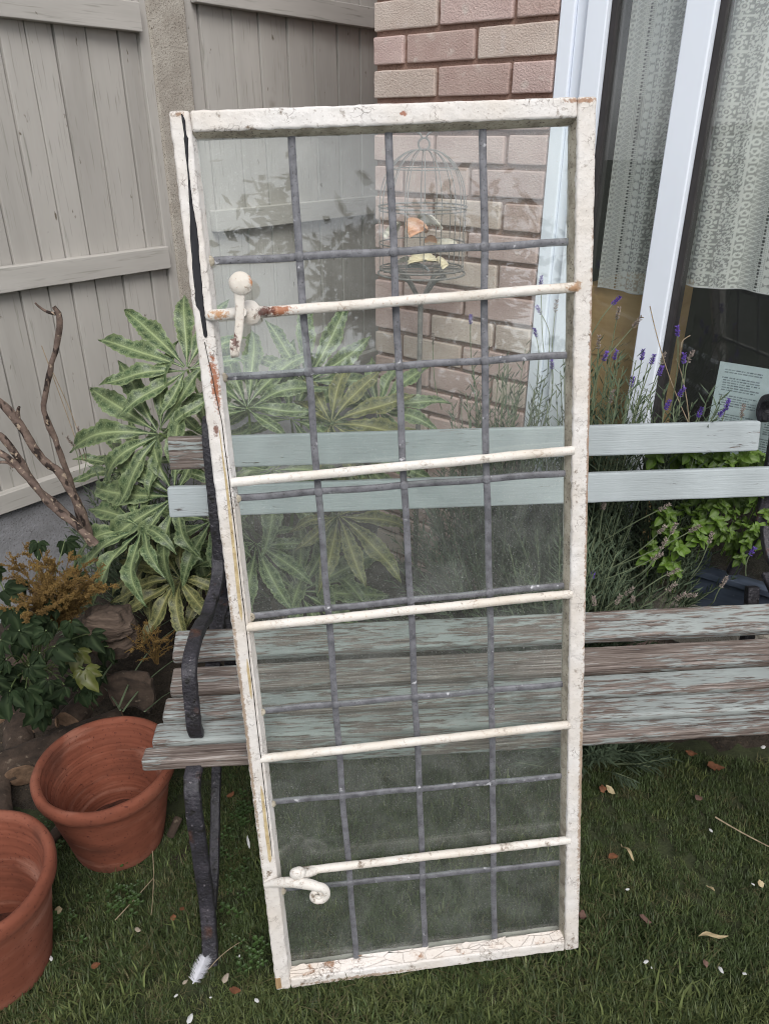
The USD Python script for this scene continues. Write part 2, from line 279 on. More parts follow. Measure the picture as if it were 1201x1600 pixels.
noisy('end_grain', [(.3, lin(80, 62, 48)), (.7, lin(120, 96, 76))], (60, 60, 60), rough=.95, bump=(200, .6, .002), fine=[(24, lin(78, 58, 42), .58, .7)])
noisy('mossy_end', [(.3, lin(56, 52, 32)), (.7, lin(104, 90, 62))], (30, 30, 30), rough=.95, bump=(160, .8, .003), fine=[(24, lin(52, 62, 28), .52, .66)])
noisy('twig_bark', [(.3, lin(76, 62, 56)), (.7, lin(124, 106, 96))], (40, 40, 40), detail=7., rough=.85, bump=(140, .8, .002), fine=[((50, 50, 24), lin(44, 34, 30), .54, .60), (80, lin(160, 142, 124), .60, .66)])
noisy('grey_driftwood', [(.3, lin(52, 43, 37)), (.5, lin(84, 71, 62)), (.7, lin(120, 104, 92))], (12, 12, 90), detail=9., rough=.95, bump=((30, 30, 160), 1., .008), fine=[(40, lin(48, 38, 32), .6, .7)])
noisy('soil', [(.3, (.018, .014, .010)), (.7, (.05, .038, .028))], (40, 40, 40), rough=1., bump=(120, 1., .01), fine=[(90, lin(96, 80, 62), .68, .74)])
noisy('lawn_base', [(.3, (.022, .026, .012)), (.7, (.045, .055, .022))], (30, 30, 30), rough=1., bump=(150, .6, .006))
noisy('dry_leaf', [(.3, lin(84, 52, 36)), (.7, lin(128, 84, 56))], (60, 60, 60), rough=.8)
noisy('pale_straw', [(.3, lin(150, 132, 98)), (.7, lin(196, 180, 146))], (60, 60, 60), rough=.8)
noisy('brown_leaf', [(.3, lin(78, 56, 50)), (.7, lin(112, 86, 76))], (60, 60, 60), rough=.8)
noisy('white_chip', [(.3, (.44, .44, .43)), (.7, (.60, .60, .60))], (90, 90, 90), rough=.8)
noisy('stone', [(.3, lin(130, 118, 104)), (.7, lin(176, 164, 150))], (60, 60, 60), rough=.9, bump=(200, .6, .002))
noisy('cage_wire', [(.3, lin(96, 94, 92)), (.7, lin(138, 134, 130))], (60, 60, 60), rough=.7)
noisy('shell_orange', [(.3, lin(196, 140, 108)), (.7, lin(224, 186, 160))], (30, 30, 60), rough=.45)
noisy('shell_pale', [(.3, lin(176, 170, 158)), (.7, lin(220, 212, 196))], (40, 40, 40), rough=.5)
noisy('shell_grey', [(.3, lin(110, 116, 122)), (.7, lin(160, 164, 166))], (40, 40, 40), rough=.5)
noisy('shell_cream', [(.3, lin(206, 190, 156)), (.7, lin(230, 220, 194))], (40, 40, 40), rough=.5)
noisy('slate_paint', [(.3, lin(52, 60, 74)), (.7, lin(74, 84, 100))], (10, 10, 40), rough=.7, bump=((20, 20, 200), .4, .002), fine=[(60, lin(100, 110, 120), .66, .74)])
noisy('lavender_dry', [(.3, lin(104, 92, 84)), (.7, lin(158, 146, 138))], (200, 200, 200), rough=.9)
noisy('lavender_purple', [(.3, lin(66, 46, 118)), (.7, lin(112, 86, 170))], (200, 200, 200), rough=.8)
noisy('lavender_stem', [(.3, lin(84, 96, 70)), (.7, lin(120, 128, 100))], (40, 40, 40), rough=.8)
noisy('dry_stem', [(.3, lin(120, 104, 84)), (.7, lin(168, 152, 128))], (60, 60, 60), rough=.85)
noisy('plume_brown', [(.3, lin(80, 60, 32)), (.55, lin(112, 88, 46)), (.75, lin(138, 112, 62))], (25, 25, 25), rough=.9)
noisy('down', [(.3, (.50, .50, .54)), (.7, (.60, .60, .64))], (90, 90, 90), rough=.9)
leafy('fatsia_leaf', (.025, .052, .020), vein=lin(172, 186, 134), speck=lin(152, 168, 132), attr='vein', trans=.18, rough=.42)
leafy('fatsia_leaf_old', (.042, .053, .022), vein=lin(172, 168, 110), speck=lin(150, 152, 104), attr='vein', trans=.18, rough=.5)
leafy('fatsia_petiole', (.12, .16, .06), trans=.05)
leafy('dark_leaf', (.015, .026, .011), vein=(.045, .065, .03), attr='vein', trans=.15, rough=.7, spec=.12)
leafy('yellowing_leaf', (.075, .085, .02), vein=(.12, .12, .04), attr='vein', trans=.25, rough=.45)
leafy('lavender_leaf', (.085, .115, .072), trans=.15, rough=.7, rand=.15, spec=.2)
leafy('mint_leaf', (.095, .17, .02), vein=(.15, .22, .05), attr='vein', trans=.28, rough=.5)
leafy('grass_blade', (.066, .092, .034), trans=.2, rough=.5, rand=.35, spec=.3)
leafy('grass_blade_pale', (.110, .132, .048), trans=.2, rough=.5, rand=.35, spec=.3)
leafy('grass_thatch', (.12, .11, .055), trans=.15, rough=.6, rand=.3, spec=.2)
leafy('clover', (.042, .078, .020), trans=.2, rough=.5)
leafy('arching_blade', (.10, .13, .075), trans=.2, rough=.5)
leafy('hedge_leaf', (.035, .06, .02), trans=.2, rough=.5)
noisy('hedge_bark', [(.3, lin(60, 48, 38)), (.7, lin(100, 84, 68))], (10, 10, 10), rough=.95)

# worn sage paint on the bench slats, grain along x
def worn_slat(name, lo, hi, paint=lin(152, 158, 156), seed=0.):
    N = {'c': ('texture_coordinate', {}), 'oi': ('object_info', {}), 'rs': ('math', {'math_type': 'multiply', 'value2': 23.}), 'av': ('vector_math', {'math_type': 'add'}),
         'm1': ('mapping', {'scale': (3.6, 24, 24), 'location': (seed, 0, 0)}), 'n1': ('noise_texture', {'scale': 1., 'detail': 11., 'roughness': .70}),
         'm2': ('mapping', {'scale': (20, 190, 190)}), 'n2': ('noise_texture', {'scale': 1., 'detail': 6., 'roughness': .65}),
         'sum': ('mix_float', {'fac': .52}), 'r': ('rgb_ramp', {'ramp': [(lo, (0, 0, 0)), (lo + (hi - lo) * .55, (.25,)*3), (hi, (1, 1, 1))]}),
         'm3': ('mapping', {'scale': (8, 300, 300)}), 'n3': ('noise_texture', {'scale': 1., 'detail': 6., 'roughness': .7}),
         'wood': ('rgb_ramp', {'ramp': [(.28, lin(44, 36, 34)), (.45, lin(98, 86, 80)), (.58, lin(132, 121, 114)), (.70, lin(186, 180, 176))]}),
         'n4': ('noise_texture', {'scale': 9., 'detail': 5.}), 'pc': ('rgb_ramp', {'ramp': [(.3, tuple(np.array(paint) * .86)), (.7, tuple(np.array(paint) * 1.08))]}),
         'mx': ('mix', {}), 'hm': ('math', {'math_type': 'multiply_add', 'value2': -.7}), 'b': ('bump', {'strength': .7, 'distance': .002}), 'p': ('principled_bsdf', {'roughness': .62, 'specular_ior_level': .35})}
    L = [('oi.random', 'rs.value1'), ('c.object', 'av.vector1'), ('rs.value', 'av.vector2'), ('av.vector', 'm1.vector'), ('m1.vector', 'n1.vector'), ('av.vector', 'm2.vector'), ('m2.vector', 'n2.vector'),
         ('n1.fac', 'sum.a'), ('n2.fac', 'sum.b'), ('sum.result', 'r.fac'), ('av.vector', 'm3.vector'), ('m3.vector', 'n3.vector'), ('n3.fac', 'wood.fac'), ('av.vector', 'n4.vector'), ('n4.fac', 'pc.fac'),
         ('r.color', 'mx.fac'), ('pc.color', 'mx.color1'), ('wood.color', 'mx.color2'), ('r.color', 'hm.value1'), ('n3.fac', 'hm.value3'), ('hm.value', 'b.height'), ('b.normal', 'p.normal'), ('mx.color', 'p.base_color')]
    return mat(name, N, L)
worn_slat('worn_sage_paint', .45, .52)
worn_slat('flaking_sage_paint', .425, .49, seed=4.)
worn_slat('bare_sage_paint', .36, .47, seed=9.)
worn_slat('mild_sage_paint', .462, .53, seed=13.)
worn_slat('sound_sage_paint', .595, .63, paint=lin(165, 172, 174))

# old hand-cleaned glass: clear, a film of dust, a reflection that grows at grazing angles
def glass(name, tint, film, dusty, reflect=.05):
    N = {'lw': ('layer_weight', {'blend': .5}), 'pw': ('math', {'math_type': 'power', 'value2': 4.}), 'ma': ('math', {'math_type': 'multiply_add', 'value2': .9, 'value3': reflect}),
         't': ('transparent_bsdf', {'color': tint}), 'd': ('diffuse_bsdf', {'color': (.62, .62, .58)}), 'd2': ('diffuse_bsdf', {'color': (.75, .74, .70)}), 'g': ('glossy_bsdf', {'color': (1, 1, 1), 'roughness': .012}),
         'i1': ('mix_closure', {'fac': film}), 'i2': ('mix_closure', {'fac': .5}),
         'c': ('texture_coordinate', {}), 'n': ('noise_texture', {'scale': 420., 'detail': 3., 'roughness': .6}), 'r': ('rgb_ramp', {'ramp': [(.64, (0, 0, 0)), (.71, (1, 1, 1))]}),
         'n2': ('noise_texture', {'scale': 13., 'detail': 7., 'roughness': .62, 'distortion': 1.2}), 'r2': ('rgb_ramp', {'ramp': [(.40, (.01,)*3), (.74, (dusty,)*3)]}), 'mu': ('math', {'math_type': 'multiply', 'value2': dusty * 8}), 'ad': ('math', {'math_type': 'add', 'use_clamp': True}),
         'o': ('mix_closure', {}), 'f': ('mix_closure', {})}
    L = [('lw.facing', 'pw.value1'), ('pw.value', 'ma.value1'), ('t.BSDF', 'i1.closure1'), ('d.BSDF', 'i1.closure2'), ('t.BSDF', 'i2.closure1'), ('d2.BSDF', 'i2.closure2'),
         ('c.object', 'n.vector'), ('n.fac', 'r.fac'), ('c.object', 'n2.vector'), ('n2.fac', 'r2.fac'), ('r.color', 'mu.value1'), ('mu.value', 'ad.value1'), ('r2.color', 'ad.value2'),
         ('ad.value', 'o.fac'), ('i1.closure', 'o.closure1'), ('i2.closure', 'o.closure2'), ('ma.value', 'f.fac'), ('o.closure', 'f.closure1'), ('g.BSDF', 'f.closure2')]
    return mat(name, N, L, 'f.closure')
glass('old_glass', (.94, .965, .95), .011, .055, .046)
glass('patio_glass', (.975, .985, .98), .002, .004, .05)
# lace: thread with holes from the woven pattern held by the mesh
mat('lace', {'a': ('attribute', {'attribute': 'weave'}), 'd': ('diffuse_bsdf', {'color': (.86, .87, .82)}), 'tl': ('translucent_bsdf', {'color': (.8, .8, .75)}), 'dm': ('mix_closure', {'fac': .3}), 't': ('transparent_bsdf', {}), 'x': ('mix_closure', {})},
    [('d.BSDF', 'dm.closure1'), ('tl.BSDF', 'dm.closure2'), ('a.fac', 'x.fac'), ('t.BSDF', 'x.closure1'), ('dm.closure', 'x.closure2')], 'x.closure')
mat('printed_paper', {'a': ('attribute', {'attribute': 'ink'}), 'm': ('mix', {'color1': lin(190, 204, 206), 'color2': lin(96, 106, 112)}), 'p': ('principled_bsdf', {'roughness': .8})}, [('a.fac', 'm.fac'), ('m.color', 'p.base_color')])

# ------------------------------------------------------------------ ground
rng = np.random.default_rng(7); random.seed(7)
def inbed(x, y):
    """True where soil replaces lawn: along the fence on the left and under the planting behind the bench."""
    return (y > 1.44 + .05 * np.sin(5 * x)) | ((x < -.62) & (y > 1.24 - .35 * np.clip((-.62 - x) / .5, 0, 1)))
def ground_z(x, y):
    p = np.stack([np.asarray(x, float), np.asarray(y, float), np.zeros_like(np.asarray(x, float))], -1)
    return .012 * (meshkit.fbm(p * 3.0, 3, 5) - .5)
def lawn_sheet(xs, ys, zf, off):
    X, Y = np.meshgrid(xs, ys, indexing='ij')
    return np.stack([X, Y, zf(X, Y) + off], -1).reshape(-1, 3), grid_faces(len(xs), len(ys))
xs = np.unique(np.concatenate([np.linspace(-40, -2, 12), np.linspace(-2, 2, 161), np.linspace(2, 40, 12)]))
ys = np.unique(np.concatenate([np.linspace(-40, 0, 14), np.linspace(0, 4, 161), np.linspace(4, 40, 12)]))
v, f = lawn_sheet(xs, ys, ground_z, -.012)
obj('lawn', (v, f), 'lawn_base', smooth=True, label='ground of the lawn under the turf', kind='structure')
def soil_z(x, y):
    p = np.stack([x, y, 0 * x], -1)
    e = np.clip((y - 1.43) / .3, 0, 1); e2 = np.clip((y - 1.24) / .25, 0, 1) * np.clip((-.6 - x) / .1, 0, 1)
    return -.02 + .10 * np.maximum(e, e2) + .03 * (meshkit.fbm(p * 14, 4, 9) - .5)
v, f = lawn_sheet(np.linspace(-2.2, 2.2, 150), np.linspace(1.0, 4.2, 120), soil_z, 0.)
obj('soil_bed', (v, f), 'soil', smooth=True, label='dark soil of the planting bed along fence and house', kind='structure')

# grass: tufts of short leaning blades
gr = UsdGeom.PointInstancer.Define(stage, '/World/grass')
tag(gr, 'short dense lawn grass round the bench, pots and casement', 'grass', kind='stuff')
protos = []
for k in range(9):
    g = G(); R = np.random.default_rng(100 + k)
    for b in range(34 if k < 6 else (14 if k < 8 else 9)):
        a, rr = R.uniform(0, 2 * PI), .024 * math.sqrt(R.uniform()); h = R.uniform(.010, .024); w = R.uniform(.0008, .0015); lean = R.normal(0, .5); h, w, lean = (h, w, lean) if k < 6 else ((h * 1.0, w * .8, R.normal(0, 1.1)) if k < 8 else (h * 1.9, w * 1.7, R.normal(0, .7))); da = R.uniform(0, 2 * PI)
        base = np.array([rr * math.cos(a), rr * math.sin(a), 0]); d = np.array([math.cos(da), math.sin(da), 0]); s = np.array([-d[1], d[0], 0]) * w
        l = abs(lean) * h + .004; P = [base, base + d * l * .35 + [0, 0, h * .55], base + d * l + [0, 0, h * (1 - .2 * abs(lean))]]
        g.add([P[0] - s, P[0] + s, P[1] - s * .8, P[1] + s * .8, P[2]], [[0, 1, 3], [0, 3, 2], [2, 3, 4]])
    p = obj('tuft', g, ['grass_blade', 'grass_blade', 'grass_blade', 'grass_blade', 'grass_blade_pale', 'grass_blade_pale', 'grass_thatch', 'grass_thatch', 'grass_blade_pale'][k], gr.GetPrim(), smooth=True); protos.append(p.GetPath())
gr.CreatePrototypesRel().SetTargets(protos)
n = 21000; X, Y = rng.uniform(-1.35, 1.5, n), rng.uniform(.25, 1.75, n)
dens = meshkit.fbm(np.stack([X, Y, 0 * X], 1) * 6, 3, 3)
keep = (~inbed(X, Y)) & (dens + rng.normal(0, .08, n) > .21); X, Y, dens = X[keep], Y[keep], dens[keep]; n = len(X)
Z = ground_z(X, Y) - .012
yel = (Y < .85) & (rng.uniform(size=n) < .5)
idx = np.where(yel | (rng.uniform(size=n) < .12), rng.integers(4, 6, n), rng.integers(0, 4, n))
pick = rng.uniform(size=n); patch = meshkit.fbm(np.stack([X, Y, 0 * X + 9], 1) * 9, 3, 8); idx = np.where(pick < .16 * (patch > .5) + .05, rng.integers(6, 8, n), idx); idx = np.where(pick > .97 - .05 * (patch < .42), 8, idx)
gr.CreateProtoIndicesAttr(Vt.IntArray.FromNumpy(idx.astype(np.int32)))
gr.CreatePositionsAttr(Vt.Vec3fArray.FromNumpy(np.stack([X, Y, Z], 1).astype(np.float32)))
sc = (.40 + .95 * dens) * rng.uniform(.8, 1.2, n) * (.85 + .25 * (Y < .95)); gr.CreateScalesAttr(Vt.Vec3fArray.FromNumpy(np.repeat(sc[:, None], 3, 1).astype(np.float32)))
ang = rng.uniform(0, 2 * PI, n)
gr.CreateOrientationsAttr(Vt.QuathArray([Gf.Quath(float(math.cos(a / 2)), 0, 0, float(math.sin(a / 2))) for a in ang]))

# ------------------------------------------------------------------ fence (runs away to the right) and house wall (square to it)
FD, WD = np.array([.627, .779, 0]), np.array([.779, -.627, 0])
CORNER = np.array([-.025, 2.28, 0]); GAP = .60
FO = CORNER - WD * GAP
FM = np.stack([FD, -WD, [0, 0, 1]], 1)            # fence frame: x along, y away from the lawn, z up
def fence_panel(label, edges, z0, z1, rails, s0, s1, batten):
    t = thing('fence_panel', label, 'fence', FO + FD * s0, mat=FM, group='panels of the boundary fence')
    R = np.random.default_rng(int(abs(s0 * 100)) + 3)
    for a, b in zip(edges[:-1], edges[1:]):
        a, b = a - s0, b - s0; prof = np.array([[a + .0014, .0035], [a + .004, .0025], [b - .004, .0075], [b - .0014, .009], [b - .0014, .021], [a - .012, .021], [a - .012, .0172], [a + .0014, .0168]]) + [0, R.uniform(-.0012, .0012)]
        zs = np.linspace(z0, z1 + R.uniform(-.004, .004), 22)
        st = np.stack([0 * zs + R.uniform(-.001, .001) * np.sin(zs * 3), .0015 * np.sin(zs * 4 + R.uniform(0, 6)), zs], 1)
        obj('board', sweep(prof, st, [1, 0, 0], [0, 1, 0], .0006, 30, R.integers(99)), 'fence_paint', t, smooth=25)
    for za, zb, xa, xb in rails:
        obj('rail', bar(xa - s0, xb - s0, -.026, .004, za, zb, .003, .05, .0012, 25, R.integers(99)), 'fence_rail_paint', t)
    for xa, xb in batten:
        obj('batten', bar(xa - s0, xb - s0, -.004, .022, z0, z1, .003, .05, .001, 25, 4), 'fence_paint', t)
    return t
eL = [-1.75, -1.66, -1.57, -1.48, -1.38, -1.29, -1.20, -1.11, -1.02, -.93, -.845, -.76, -.68, -.611, -.536, -.444, -.347, -.285]
fence_panel('grey-green boarded fence panel left of the concrete post', eL, .44, 1.86, [(1.622, 1.69, -1.75, -.288), (1.006, 1.069, -1.75, -.290), (.418, .475, -1.75, -.292)], -1.75, -.245, [(-.286, -.243)])
eR = [-.125, -.067, .06, .168, .291, .413, .533, .655, .78, .90, 1.02, 1.14, 1.26, 1.38, 1.5]
fence_panel('grey-green boarded fence panel between concrete post and brick house', eR, .46, 1.93, [(1.709, 1.772, -.094, 1.5), (1.092, 1.157, -.098, 1.5), (.49, .55, -.098, 1.5)], -.10, 1.5, [])
p = thing('concrete_post', 'weathered concrete slotted post between two fence panels', 'post', FO + FD * -.19, mat=FM)
obj('post_body', bar(-.0655, .0655, -.012, .10, 0, 1.95, .008, .06, .0015, 20, 3), 'concrete', p)
g = thing('gravel_board', 'grey rough concrete gravel board below left fence panel', 'gravel board', FO + FD * -1.75, mat=FM)
obj('board_slab', bar(0, 1.505, .0, .045, 0, .415, .006, .06, .003, 14, 5), 'gravel_concrete', g)
g = thing('gravel_board', 'concrete gravel board below right fence panel, behind the leafy plants', 'gravel board', FO + FD * -.10, mat=FM)
obj('board_slab', bar(0, 1.6, .0, .045, 0, .455, .006, .06, .003, 14, 6), 'gravel_concrete', g)

HM = np.stack([WD, FD, [0, 0, 1]], 1)              # house frame: x along the wall, y into the house, z up
house = thing('brick_house', 'corner of pale pink brick house with white framed patio window', 'house', CORNER, mat=HM)
core = G(); core.add(*box(.003, .518, .006, .25, 0, 2.6)); core.add(*box(.003, .25, .25, 2.6, 0, 2.6)); core.add(*box(.518, 2.6, .006, .25, 2.2, 2.6)); core.add(*box(2.05, 2.6, .006, .25, 0, 2.2)); core.add(*box(.518, 2.05, .006, .25, 0, .188))
obj('mortar_core', core, 'mortar', house, smooth=False)
bm = ['brick_pink', 'brick_buff', 'brick_rosy']; R = np.random.default_rng(5)
for k in range(-2, 11):
    pass
z0 = 1.608 - 21 * .075
for k in range(31):
    za, zb = z0 + k * .075, z0 + k * .075 + .064
    cuts = [0, .20, .41, .52] if (k % 2 == 1) else [0, .10, .31, .52]
    for a, b in zip(cuts[:-1], cuts[1:]):
        e = .0 if b > .515 else .0
        xa = a if a == 0 else a + .005; xb = b - (.002 if b > .515 else .005)
        seed = R.integers(1000)
        obj('brick', bar(xa, xb, R.uniform(-.007, -.003), .08, za + R.uniform(0, .002), zb + R.uniform(-.002, .002), .004, .03, .0016, 45, seed, 3), bm[(0 if R.uniform() < .5 else (1 if R.uniform() < .55 else 2))], house)
    if k > 6:                                      # the return along the side passage
        y = .105 if k % 2 else .205
        for q in range(3):
            obj('brick', bar(-.004, .08, y + .005 + q * .21, y + .2 + q * .21, za, zb, .004, .06, .002, 45, R.integers(1000), 1), bm[R.integers(3)], house)
for k in range(2):                                 # two brick courses under the sill
    for q in range(7):
        xa = .525 + q * .21 - (.10 if k else 0); obj('brick', bar(max(xa, .522), xa + .2, -.005, .08, .030 + k * .075, .094 + k * .075, .004, .04, .0028, 45, R.integers(1000), 3), bm[R.integers(3)], house)
# patio window: white frame, mullion, dark gaskets, panes
FZ0, FZ1 = .24, 2.19
for xa, xb, yo in ((.5225, .5565, -.004), (.557, .588, .006), (.5885, .634, -.010)):
    obj('door_frame', bar(xa, xb, yo, .07, FZ0, FZ1, .003, .3, 0), 'upvc', house)
obj('mullion', bar(.800, .858, -.016, .07, FZ0 + .06, FZ1 - .06, .004, .3, 0), 'upvc', house)
obj('mullion', bar(1.42, 1.478, -.016, .07, FZ0 + .06, FZ1 - .06, .004, .3, 0), 'upvc', house)
obj('door_frame', bar(1.97, 2.045, -.010, .07, FZ0, FZ1, .004, .3, 0), 'upvc', house)
obj('door_sill', bar(.5225, 2.045, -.03, .075, FZ0 - .05, FZ0 + .058, .004, .3, 0), 'concrete', house)
obj('door_head', bar(.635, 1.968, -.010, .07, FZ1 - .058, FZ1, .004, .3, 0), 'upvc', house)
for xa, xb in ((.6345, .799), (.8585, 1.4195), (1.4785, 1.969)):
    obj('gasket', bar(xa, xa + .014, .008, .05, FZ0 + .06, FZ1 - .06, .002, .3, 0), 'rubber_gasket', house)
    obj('gasket', bar(xb - .006, xb, .008, .05, FZ0 + .06, FZ1 - .06, .002, .3, 0), 'rubber_gasket', house)
    obj('pane', box(xa + .014, xb - .006, .020, .024, FZ0 + .06, FZ1 - .06), 'patio_glass', house, smooth=False)
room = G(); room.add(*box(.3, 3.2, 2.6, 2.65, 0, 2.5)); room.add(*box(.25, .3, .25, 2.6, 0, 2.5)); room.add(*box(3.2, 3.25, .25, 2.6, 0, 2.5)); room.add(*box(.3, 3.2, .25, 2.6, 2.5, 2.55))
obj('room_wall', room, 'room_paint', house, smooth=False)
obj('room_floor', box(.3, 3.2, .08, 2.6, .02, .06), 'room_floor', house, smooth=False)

def hw(a, y, z): return CORNER + WD * a + FD * y + np.array([0, 0, z])
def weave(U, V):
    """Thread cover of the lace at U across, V down (metres)."""
    u = U % .215; out = np.full(U.shape, .62)
    def rings(cu, cp, r0, r1, ph=0.):
        dv = (V + ph) % cp - cp / 2; d = np.hypot(u - cu, dv); return (d > r0) & (d < r1)
    fine = (np.sin(U * 2 * PI / .0055) * np.sin(V * 2 * PI / .0055) > .15)
    b = u < .024
    out[b] = .48; out[b & rings(.012, .026, .0045, .0105)] = .98; out[b & (np.abs(u - .012) > .0105)] = .95
    b = (u >= .024) & (u < .060)
    zig = np.abs(((V / .030) % 1) - .5) * 2
    out[b] = .55; out[b & (np.abs((u - .024) / .036 - zig) < .10)] = .95; out[b & (np.abs((u - .024) / .036 - (1 - zig)) < .10)] = .92
    b = (u >= .060) & (u < .096)
    netu, netv = np.abs(((u / .006) % 1) - .5), np.abs(((V / .006) % 1) - .5)
    out[b] = np.where((netu < .28) & (netv < .28), .38, .94)[b]
    c = b & (np.abs(u - .078) < .0042); out[c] = np.where(((V / .011) % 1 < .62), .05, .95)[c]
    b = (u >= .096) & (u < .122)
    out[b] = .38; out[b & (np.hypot(u - .109, (V % .027) - .0135) < .0115)] = .93; out[b & (np.abs(u - .097) < .0016)] = .95; out[b & (np.abs(u - .121) < .0016)] = .95
    b = (u >= .122) & (u < .172)
    out[b] = .36; dv = (V + .012) % .046 - .023; d = np.hypot(u - .147, dv); an = np.arctan2(dv, u - .147)
    out[b & (d < .021) & (d > .0135) & (np.cos(an * 7) > -.35)] = .95; out[b & (d < .0115) & (d > .0065)] = .97; out[b & (np.abs(dv) > .0195)] = .9; out[b & (d < .003)] = .9
    b = u >= .172
    nz = meshkit.fbm(np.stack([U * 270, V * 270, 0 * U], -1), 2, 4); out[b] = np.where(nz > .48, .95, .36)[b]
    out[b & (np.abs(u - .213) < .002)] = .95
    return np.clip(out, 0, 1)
def curtain(label, a0, a1, zb, zt, y0, fold, shift, skew):
    nu, nv = int((a1 - a0) / .0017), int((zt - zb) / .0020)
    a = np.linspace(a0, a1, nu); z = np.linspace(zb, zt, nv); A, Zz = np.meshgrid(a, z, indexing='ij')
    yv = y0 + fold * np.sin((A - a0) * 2 * PI / .16 + .5 * Zz + shift) + fold * .4 * np.sin((A - a0) * 2 * PI / .067 + 1.3 * Zz)
    t = thing('lace_curtain', label, 'curtain', CORNER, mat=HM, group='lace curtains in the patio window')
    AA = A - a0 + .006 * np.sin((A - a0) * 2 * PI / .3 + shift) + skew * (Zz - zt) * np.clip((A - a0) / .5, 0, 1)
    g = G().add(np.stack([A + skew * .0 * Zz, yv, Zz + .0012 * np.sin(A * 40)], -1).reshape(-1, 3), grid_faces(nu, nv), weave((AA + shift * .03) * 1.5, Zz * 1.5).ravel())
    obj('lace', g, 'lace', t, smooth=True, attr='weave')
    obj('hem', tube(np.stack([a[::6], yv[::6, 0], zb + .0012 * np.sin(a[::6] * 40) - .0005], 1), .0014, 5), 'white_chip', t)
    return t
curtain('narrow lace curtain left of the white mullion, hanging over a box', .642, .845, 1.032, 1.78, .085, .010, .0, .0)
curtain('wide lace net curtain right of the white mullion', .845, 1.45, 1.064, 1.78, .085, .013, 1.9, .10)
bx_ = thing('cardboard_box', 'plain brown cardboard box standing inside the patio window', 'box', hw(.60, .11, .06), mat=HM)
obj('carton', bar(0, .195, 0, .25, 0, .972, .003, .1, .001, 8, 2), 'cardboard', bx_)
obj('flap', bar(.002, .193, -.004, .0, .80, .970, .0015, .1, .0006, 8, 3), 'cardboard', bx_)
# printed sheet leaning inside the right pane
a0, a1, zb, zt = .985, 1.195, .62, .915
na, nz_ = 150, 210; A, Zz = np.meshgrid(np.linspace(0, a1 - a0, na), np.linspace(0, zt - zb, nz_), indexing='ij')
ink = np.zeros(A.shape); R = np.random.default_rng(12); zz = zt - zb - .016
for row in range(46):
    if row in (2, 9, 15, 16, 23, 30, 38): zz -= .0075; continue
    for c0, c1 in ((.010, .094), (.116, .200)):
        x = c0 + (0 if row % 7 == 3 else .004); end = c1 - R.uniform(0, .03) * (R.uniform() < .5)
        while x < end:
            w = R.uniform(.003, .011); ink[(A > x) & (A < min(x + w, end)) & (np.abs(Zz - zz) < .00145)] = R.uniform(.6, 1.); x += w + .0016
    zz -= .0056
pp = thing('printed_notice', 'pale sheet of small two-column print inside the right pane', 'notice', hw(a0, .030, zb), mat=HM)
front = G().add(np.stack([A, .002 * np.sin(A * 20) , Zz], -1).reshape(-1, 3), grid_faces(na, nz_), ink.ravel())
obj('sheet', front, 'printed_paper', pp, smooth=True, attr='ink')

# ------------------------------------------------------------------ garden bench
BYAW = math.radians(4.6); BO = np.array([-.4186, .961, 0])
bench = thing('garden_bench', 'worn sage green slatted bench with black iron ends behind the casement', 'bench', BO, BYAW)
def lb(x, y, z):
    c, s = math.cos(BYAW), math.sin(BYAW); return BO + np.array([x * c - y * s, x * s + y * c, z])
seat = [(.000, .038, .420, .418, .004, 'flaking_sage_paint'), (.048, .101, .417, .415, .012, 'mild_sage_paint'), (.114, .167, .416, .418, .018, 'worn_sage_paint'), (.181, .242, .420, .430, .020, 'bare_sage_paint'), (.260, .325, .437, .460, .014, 'worn_sage_paint')]
for i, (y0, y1, za, zb, x0, m) in enumerate(seat):
    d = np.array([0, y1 - y0, zb - za]); w = np.linalg.norm(d); d /= w; nn = np.cross([1, 0, 0], d)
    xs_ = np.concatenate([[x0, x0 + .002], np.arange(x0 + .006, 1.33, .018), [1.338, 1.34]]); sc = np.ones(len(xs_)); sc[0] = sc[-1] = .90; sc[1] = sc[-2] = .97
    th = .024; c = np.array([0, (y0 + y1) / 2, (za + zb) / 2]) - nn * th / 2
    st = np.stack([xs_, c[1] + 0 * xs_, c[2] - .003 * np.sin(xs_ * 2.4) * (i == 0)], 1)
    prof = rrect(w, th, .006, 3, 4)
    obj('seat_slat', sweep(prof, st, d, nn, .0012, 45, 20 + i, sc), m, bench, smooth=50)
for i, (yc, zc, x0, x1) in enumerate([(.452, .802, .024, 1.252), (.432, .703, .013, 1.33)]):
    d = nrm([0, .22, 1.]); nn = np.cross([1, 0, 0], d)
    xs_ = np.concatenate([[x0, x0 + .002], np.arange(x0 + .006, x1 - .006, .02), [x1 - .002, x1]]); sc = np.ones(len(xs_)); sc[0] = sc[-1] = .92; sc[1] = sc[-2] = .98
    st = np.stack([xs_, 0 * xs_ + yc, 0 * xs_ + zc], 1)
    obj('back_slat', sweep(rrect(.064, .020, .004, 3, 4), st, d, nn, .0006, 40, 40 + i, sc), 'sound_sage_paint', bench, smooth=50)
